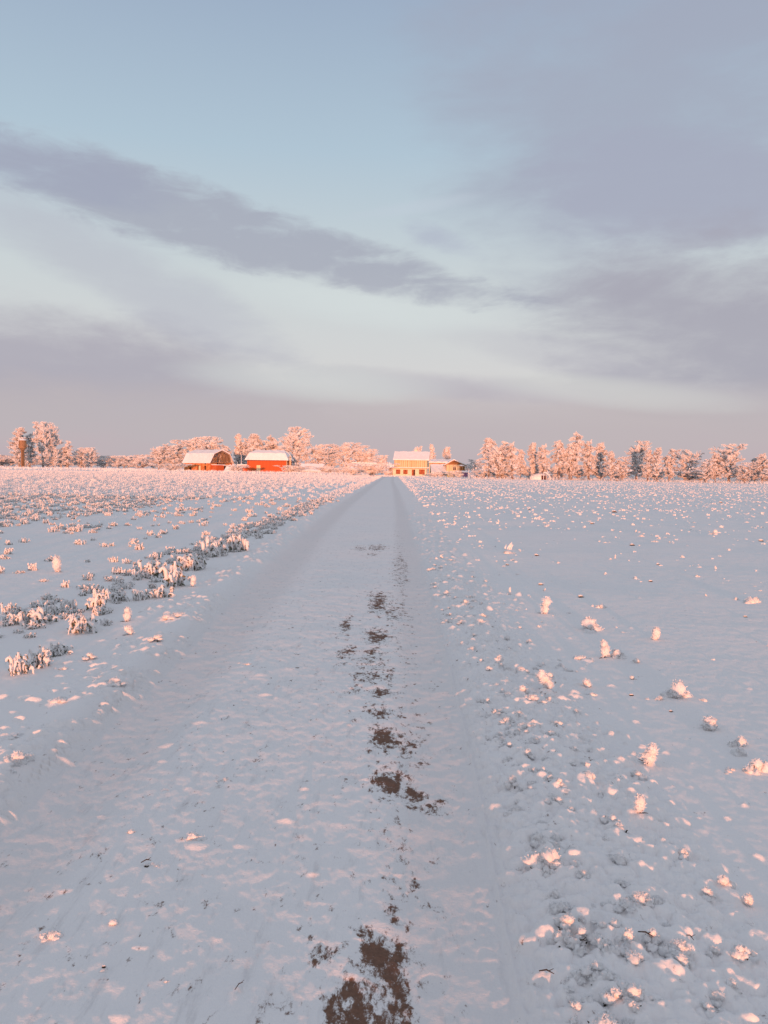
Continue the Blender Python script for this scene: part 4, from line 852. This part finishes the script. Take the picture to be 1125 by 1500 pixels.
# small snow roofed sheds
def shed(name, px0, px1, ytop, yeave, D, DP, wallm, label, rz=-20, cat='shed', h_front=None, cut=True):
    xa, zt = atd(px0, ytop, D); xb2, _ = atd(px1, ytop, D); _, ze = atd(px0, yeave, D); L = (xb2-xa)/math.cos(math.radians(rz)); ze = max(ze, 1.0)
    B = empty(name, (xa, D, 0), label, cat, None, math.radians(rz))
    f = Buf(); f.box((.1, 0, 0), (L, DP, ze)); prism(f, [(.02, ze), (DP-.02, ze), (DP/2, zt-.3)], .12, L-.02); f.build('wall', wallm, B)
    roof_sheet([(-.5, ze-.1), (DP/2, zt-.25), (DP+.5, ze-.1)], -.3, L+.4, .28).build('roof', M['snow_cap'], B)
    f = Buf()
    for q in range(4): u = L*(q+.6)/4.4; f.box((u-.35, -.05, .3), (u+.35, -.003, ze-.35))
    f.build('opening', M['dark'], B); return B
shed('snowy_shed', 438, 470, 679, 690, 265, 5.5, M['grey'], 'small grey shed with a big snowy roof right of the red barn', -18)
shed('leaning_shed', 513, 529, 680, 688.5, 262, 4.5, M['grey'], 'small shed with a dark right gable left of the large round bush', -30)
xa, zt = atd(515, 677.5, 268); xb2, _ = atd(552, 677.5, 268); B = empty('flat_hut', (xa, 268, 0), 'low hut with a flat snowy roof and dark eaves behind the large round bush', 'hut')
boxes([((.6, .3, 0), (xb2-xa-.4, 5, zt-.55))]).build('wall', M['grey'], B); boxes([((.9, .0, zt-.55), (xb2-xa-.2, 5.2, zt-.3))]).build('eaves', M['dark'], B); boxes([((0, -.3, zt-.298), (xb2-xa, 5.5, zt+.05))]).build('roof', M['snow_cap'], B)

# tan two storey house
D = 230; S = D/FPX; xa, _ = atd(575.5, 690, D); B = empty('tan_house', (xa, D, 0), 'two storey tan house with snowy roof, block ground floor and boarded upper floor', 'house', None, math.radians(-6)); L = 49*S
LH, UH, RH, DP = 2.35, 4.85, 7.25, 7.0
f = Buf(); wx_ = [(5.2, 1.0, .95), (14.7, 1.0, .95), (28.7, .9, 1.75), (37.8, 1.3, 1.1)]
wins = []; segs = [0]
f.box((0, 0, 0), (L, DP, LH)); f.build('ground_floor', M['block'], B)
f = Buf(); f.box((.35, .1, LH+.32), (L+.1, DP-.1, UH)); f.build('upper_floor', M['tan'], B)
f = Buf(); 
for u in np.arange(.5, L, 1.25): f.box((u-.05, .05, LH+.33), (u+.05, .097, UH-.02))
f.build('battens', M['timber'], B)
prism(f := Buf(), [(.3, UH+.002), (DP-.3, UH+.002), (DP/2, RH-.25)], L-.25, L-.05); f.build('gable', M['wood'], B)
roof_sheet([(-.75, UH-.15), (DP/2, RH-.15), (DP+.75, UH-.15)], .1, L+.75, .25).build('roof', M['snow_cap'], B)
boxes([((-1.3, -.9, LH+.002), (L+.8, .35, LH+.12))]).build('porch_eaves', M['timber'], B)
boxes([((-1.4, -1.0, LH+.123), (L+.9, .096, LH+.31))]).build('porch_roof', M['snow_cap'], B)
for u in (-1.1, -.55): f = Buf(); f.box((u-.07, -.6, 0), (u+.07, -.46, LH)); f.build('porch_post', M['timber'], B)
boxes([((-1.2, .5, 0), (-.003, 3.5, LH-.02))]).build('side_bay', M['grey'], B)
for (u, w, h) in [(7.8, 1.05, 1.1), (18.5, 1.05, 1.05), (42.6, 1.4, 1.2)]: window(B, u*S, -.06, .75, w, h, M['brick'], M['dark'])
f = Buf(); f.box((30.2*S-.48, -.05, 0), (30.2*S+.48, -.003, 2.0)); dr = f.build('door', M['dark'], B); f = Buf(); f.box((30.2*S-.40, -.11, .05), (30.2*S+.02, -.052, 1.9)); f.build('door_leaf', M['brick'], dr)
f = Buf(); f.box((30.0*S-.1, 4.4, 6.2), (30.0*S+.7, 5.1, 7.9)); f.build('chimney', M['block'], B)

# long low house with a gabled front
D = 240; S = D/FPX; xa, _ = atd(629, 690, D); zR = atd(640, 673, D)[1]; zE = atd(640, 677.3, D)[1]
B = empty('long_house', (xa, D+2, 0), 'long low pale house with a snowy roof between the tan house and the gabled house', 'house'); L = 33*S
boxes([((0, 0, 0), (L, 6, zE))]).build('wall', M['block'], B); roof_sheet([(-.6, zE-.1), (3, zR-.1), (6.6, zE-.1)], -.2, L+1.0, .3).build('roof', M['snow_cap'], B)
boxes([((0, -.55, zE-.34), (L, -.3, zE-.15))]).build('eaves', M['timber'], B)
window(B, 6.5*S, -.06, zE-.95, .9, .45, M['dark'], M['timber'], cross=False); window(B, 16*S, -.06, zE-.95, .6, .45, M['dark'], M['timber'], cross=False)
zL = atd(640, 681.5, D)[1]; 
B = empty('snowy_lean_to', (xa+1.5*S, D-2.2, 0), 'low wide building buried under a pink lit snow slope before the long house', 'shed'); LL = 38*S
roof_sheet([(-2.2, .9), (.4, 2.1), (3.3, zL)], 0, LL, .35).build('roof', M['snow_cap'], B); boxes([((.3, -1.7, 0), (LL-.3, 3.2, .95))]).build('wall', M['grey'], B)
D = 236; S = D/FPX; xa, _ = atd(651.5, 690, D); xm, zA = atd(664.5, 673.8, D); xe, zE = atd(682, 681.3, D); zE += .1
B = empty('gabled_house', (xa, D, 0), 'brown boarded house gable with snow edged roof and a posted veranda', 'house'); Wg = xe-xa; am = xm-xa
f = Buf(); V = [(0.5, 0, zE), (Wg-.5, 0, zE), (am, 0, zA-.35), (.5, .3, zE), (Wg-.5, .3, zE), (am, .3, zA-.35)]; f.add(V, [(0, 1, 2), (5, 4, 3)]); f.add(V, [(0, 3, 4, 1), (1, 4, 5, 2), (2, 5, 3, 0)]); f.build('gable', M['wood'], B)
boxes([((.5, 0, 0), (Wg-1.8, 6, zE-.003))]).build('wall', M['tan'], B)
for sgn, (xA, xB) in ((0, (0-.2, am)), (1, (am, Wg+.4))):
    f = Buf(); zA_ = zA-.05; 
    if sgn == 0: P = [(xA, zE-.25), (xB, zA_)]
    else: P = [(xA, zA_), (xB, zE-.28)]
    th = .26; V = [(P[0][0], -.8, P[0][1]), (P[1][0], -.8, P[1][1]), (P[1][0], -.8, P[1][1]+th), (P[0][0], -.8, P[0][1]+th)]; V += [(a_, 6.3, c_) for a_, b_, c_ in V]
    f.add(V, [(0, 1, 2, 3), (7, 6, 5, 4), (0, 4, 5, 1), (3, 2, 6, 7), (0, 3, 7, 4), (1, 5, 6, 2)]); f.build('roof', M['snow_cap'], B)
    f = Buf(); f.tube([(P[0][0], -.83, P[0][1]-.08), (P[1][0], -.83, P[1][1]-.08)], [.1, .1], 4, cap=True); f.build('bargeboard', M['timber'], B)
for u in (Wg-1.7, Wg-.95, Wg-.25): f = Buf(); f.box((u-.09, -.6, 0), (u+.09, -.42, zE-.32)); f.build('post', M['timber'], B)
boxes([((Wg-1.79, .3, 0), (Wg-.3, 5.9, zE-.4))]).build('veranda_wall', M['wood'], B)
window(B, Wg-3.3, -.06, 1.9, .8, 1.0, M['dark'], M['block']); 
# purple shed, scrap heap, yellow stack, mound
D = 215; xa, zt = atd(678, 690.3, D); B = empty('purple_shed', (xa, D, 0), 'low purple sheeted shed with a snowy roof beside the scrap heap', 'shed'); w = 13.5*D/FPX
boxes([((0, 0, 0), (w, 3, zt-.3))]).build('wall', M['purple'], B); roof_sheet([(-.3, zt-.32), (1.6, zt-.1), (3.3, zt-.05)], -.3, w+.3, .2).build('roof', M['snow_cap'], B)
xh, _ = atd(699, 690, 205); hp = heap('scrap_heap', xh, 206, 3.3, 2.5, 1.3, M['brick'], 'dark reddish scrap heap between the purple shed and the birches', 'scrap heap', 9)
f = Buf(); r = np.random.default_rng(6)
for q in range(26): p0 = np.array([r.uniform(-1.5, 1.5), r.uniform(-1, .6), r.uniform(.1, 1.1)]); f.tube([p0, p0+r.normal(0, .55, 3)*[1, 1, .8]], [.08, .06], 4)
f.build('scrap_beams', M['stalk'], hp); f = Buf()
for q in range(7): blob(f, (r.uniform(-1.4, 1.4), r.uniform(-.9, .2), r.uniform(.6, 1.5)), (.35, .3, .12), r, 0, 0)
f.build('snow_patches', M['snow_cap'], hp, True)
D = 212; xa, zt = atd(655, 692.3, D); o = boxes([((0, 0, 0), (1.9, 1.2, .55)), ((.15, .05, .553), (1.6, 1.1, zt))]).build('board_stack', M['lime']); o.location = (xa, D, 0); tagp(o, 'yellowish stack of boards in the snow before the gabled house', 'board stack')
D = 178; xh, _ = atd(789, 700, D); B = empty('snowy_mound', (xh, D, 0), 'low rounded snow covered mound with a rimed hoop at its right end', 'mound')
w = 26*D/FPX; nu = 20; f = Buf()
pr_ = [(-1.0, 0), (-.95, .6), (-.6, 1.15), (0, 1.38), (.6, 1.2), (.95, .6), (1.0, 0)]
V = []; nx = 12
for i in range(nx):
    u = i/(nx-1); s = min(1, .30+1.5*u)**.6
    for (a_, c_) in pr_: V.append((-w/2+u*w*.80, a_*1.3*s, c_*s*(1+.03*math.sin(i*2.3))))
n7 = len(pr_); f.add(V, [(i*n7+j, i*n7+j+1, (i+1)*n7+j+1, (i+1)*n7+j) for i in range(nx-1) for j in range(n7-1)]); f.needles(np.c_[r.uniform(-w/2, w*.3, 260), r.uniform(-1.35, .2, 260), r.uniform(.1, 1.35, 260)], r.normal(size=(260, 3))+[0, -.3, .7], .35, .09, r); f.build('snow_cover', M['rime'], B, False)
boxes([((w*.10, -1.48, -.05), (w*.40, 0, .95))]).build('dark_end', M['dark'], B)  # solid box coloured dark to stand in for the shaded hollow inside
f = Buf(); th = np.linspace(0, math.pi*.62, 9); f.tube(np.stack([w*.20+1.5*np.sin(th), -1.55+0*th, .15+1.5*np.cos(th)], -1), .14, 5)
f.tube([(w*.20, -1.55, 0), (w*.20, -1.55, 1.7)], .08, 4); f.tube([(w*.36, -1.55, 0), (w*.34, -1.55, 1.2)], .07, 4); f.build('hoop', M['frost'], B)
# water tower
D = 405; xa, zt = atd(33, 643.5, D); B = empty('water_tower', (xa, D, 0), 'rusty steel water tower with a wide tank on a slim shaft', 'water tower'); s = D/FPX
zb = atd(33, 657, D)[1]; rT = 5.4*s; rS = 2.5*s
def lathe(prof, n=20):
    f = Buf(); th = np.arange(n)/n*2*math.pi; V = np.array([[(r_*math.cos(a), r_*math.sin(a), z) for a in th] for r_, z in prof]).reshape(-1, 3); i = np.arange(len(prof)-1)[:, None]*n; j = np.arange(n)[None]; j2 = (j+1) % n
    f.add(V, np.stack([i+j, i+j2, i+n+j2, i+n+j], -1).reshape(-1, 4)); return f
lathe([(rS, -.3), (rS, zb-1.0)]).build('shaft', M['rust'], B, True); lathe([(rS, zb-1.0), (rT, zb+.4), (rT, zt-.4), (rT*.5, zt-.02), (.01, zt+.1)]).build('tank', M['rust'], B, False)
lathe([(rT+.06, zb+.3), (rT+.06, zb+.5)]).build('tank_band', M['timber'], B); lathe([(rT+.12, zt-.55), (rT*.95, zt-.22), (rT*.5, zt+.1), (.01, zt+.25)]).build('snow_cap', M['snow_cap'], B)
f = Buf()
for sx_ in (-.2, .2): f.tube([(rS*.5+sx_, -rS-.25, 0), (rS*.5+sx_, -rS-.25, zb-1.0)], .05, 4)
for z_ in np.arange(.5, zb-1, .8): f.tube([(rS*.5-.2, -rS-.25, z_), (rS*.5+.2, -rS-.25, z_)], .035, 3)
f.build('ladder', M['stalk'], B)
print('objects', len(bpy.data.objects))
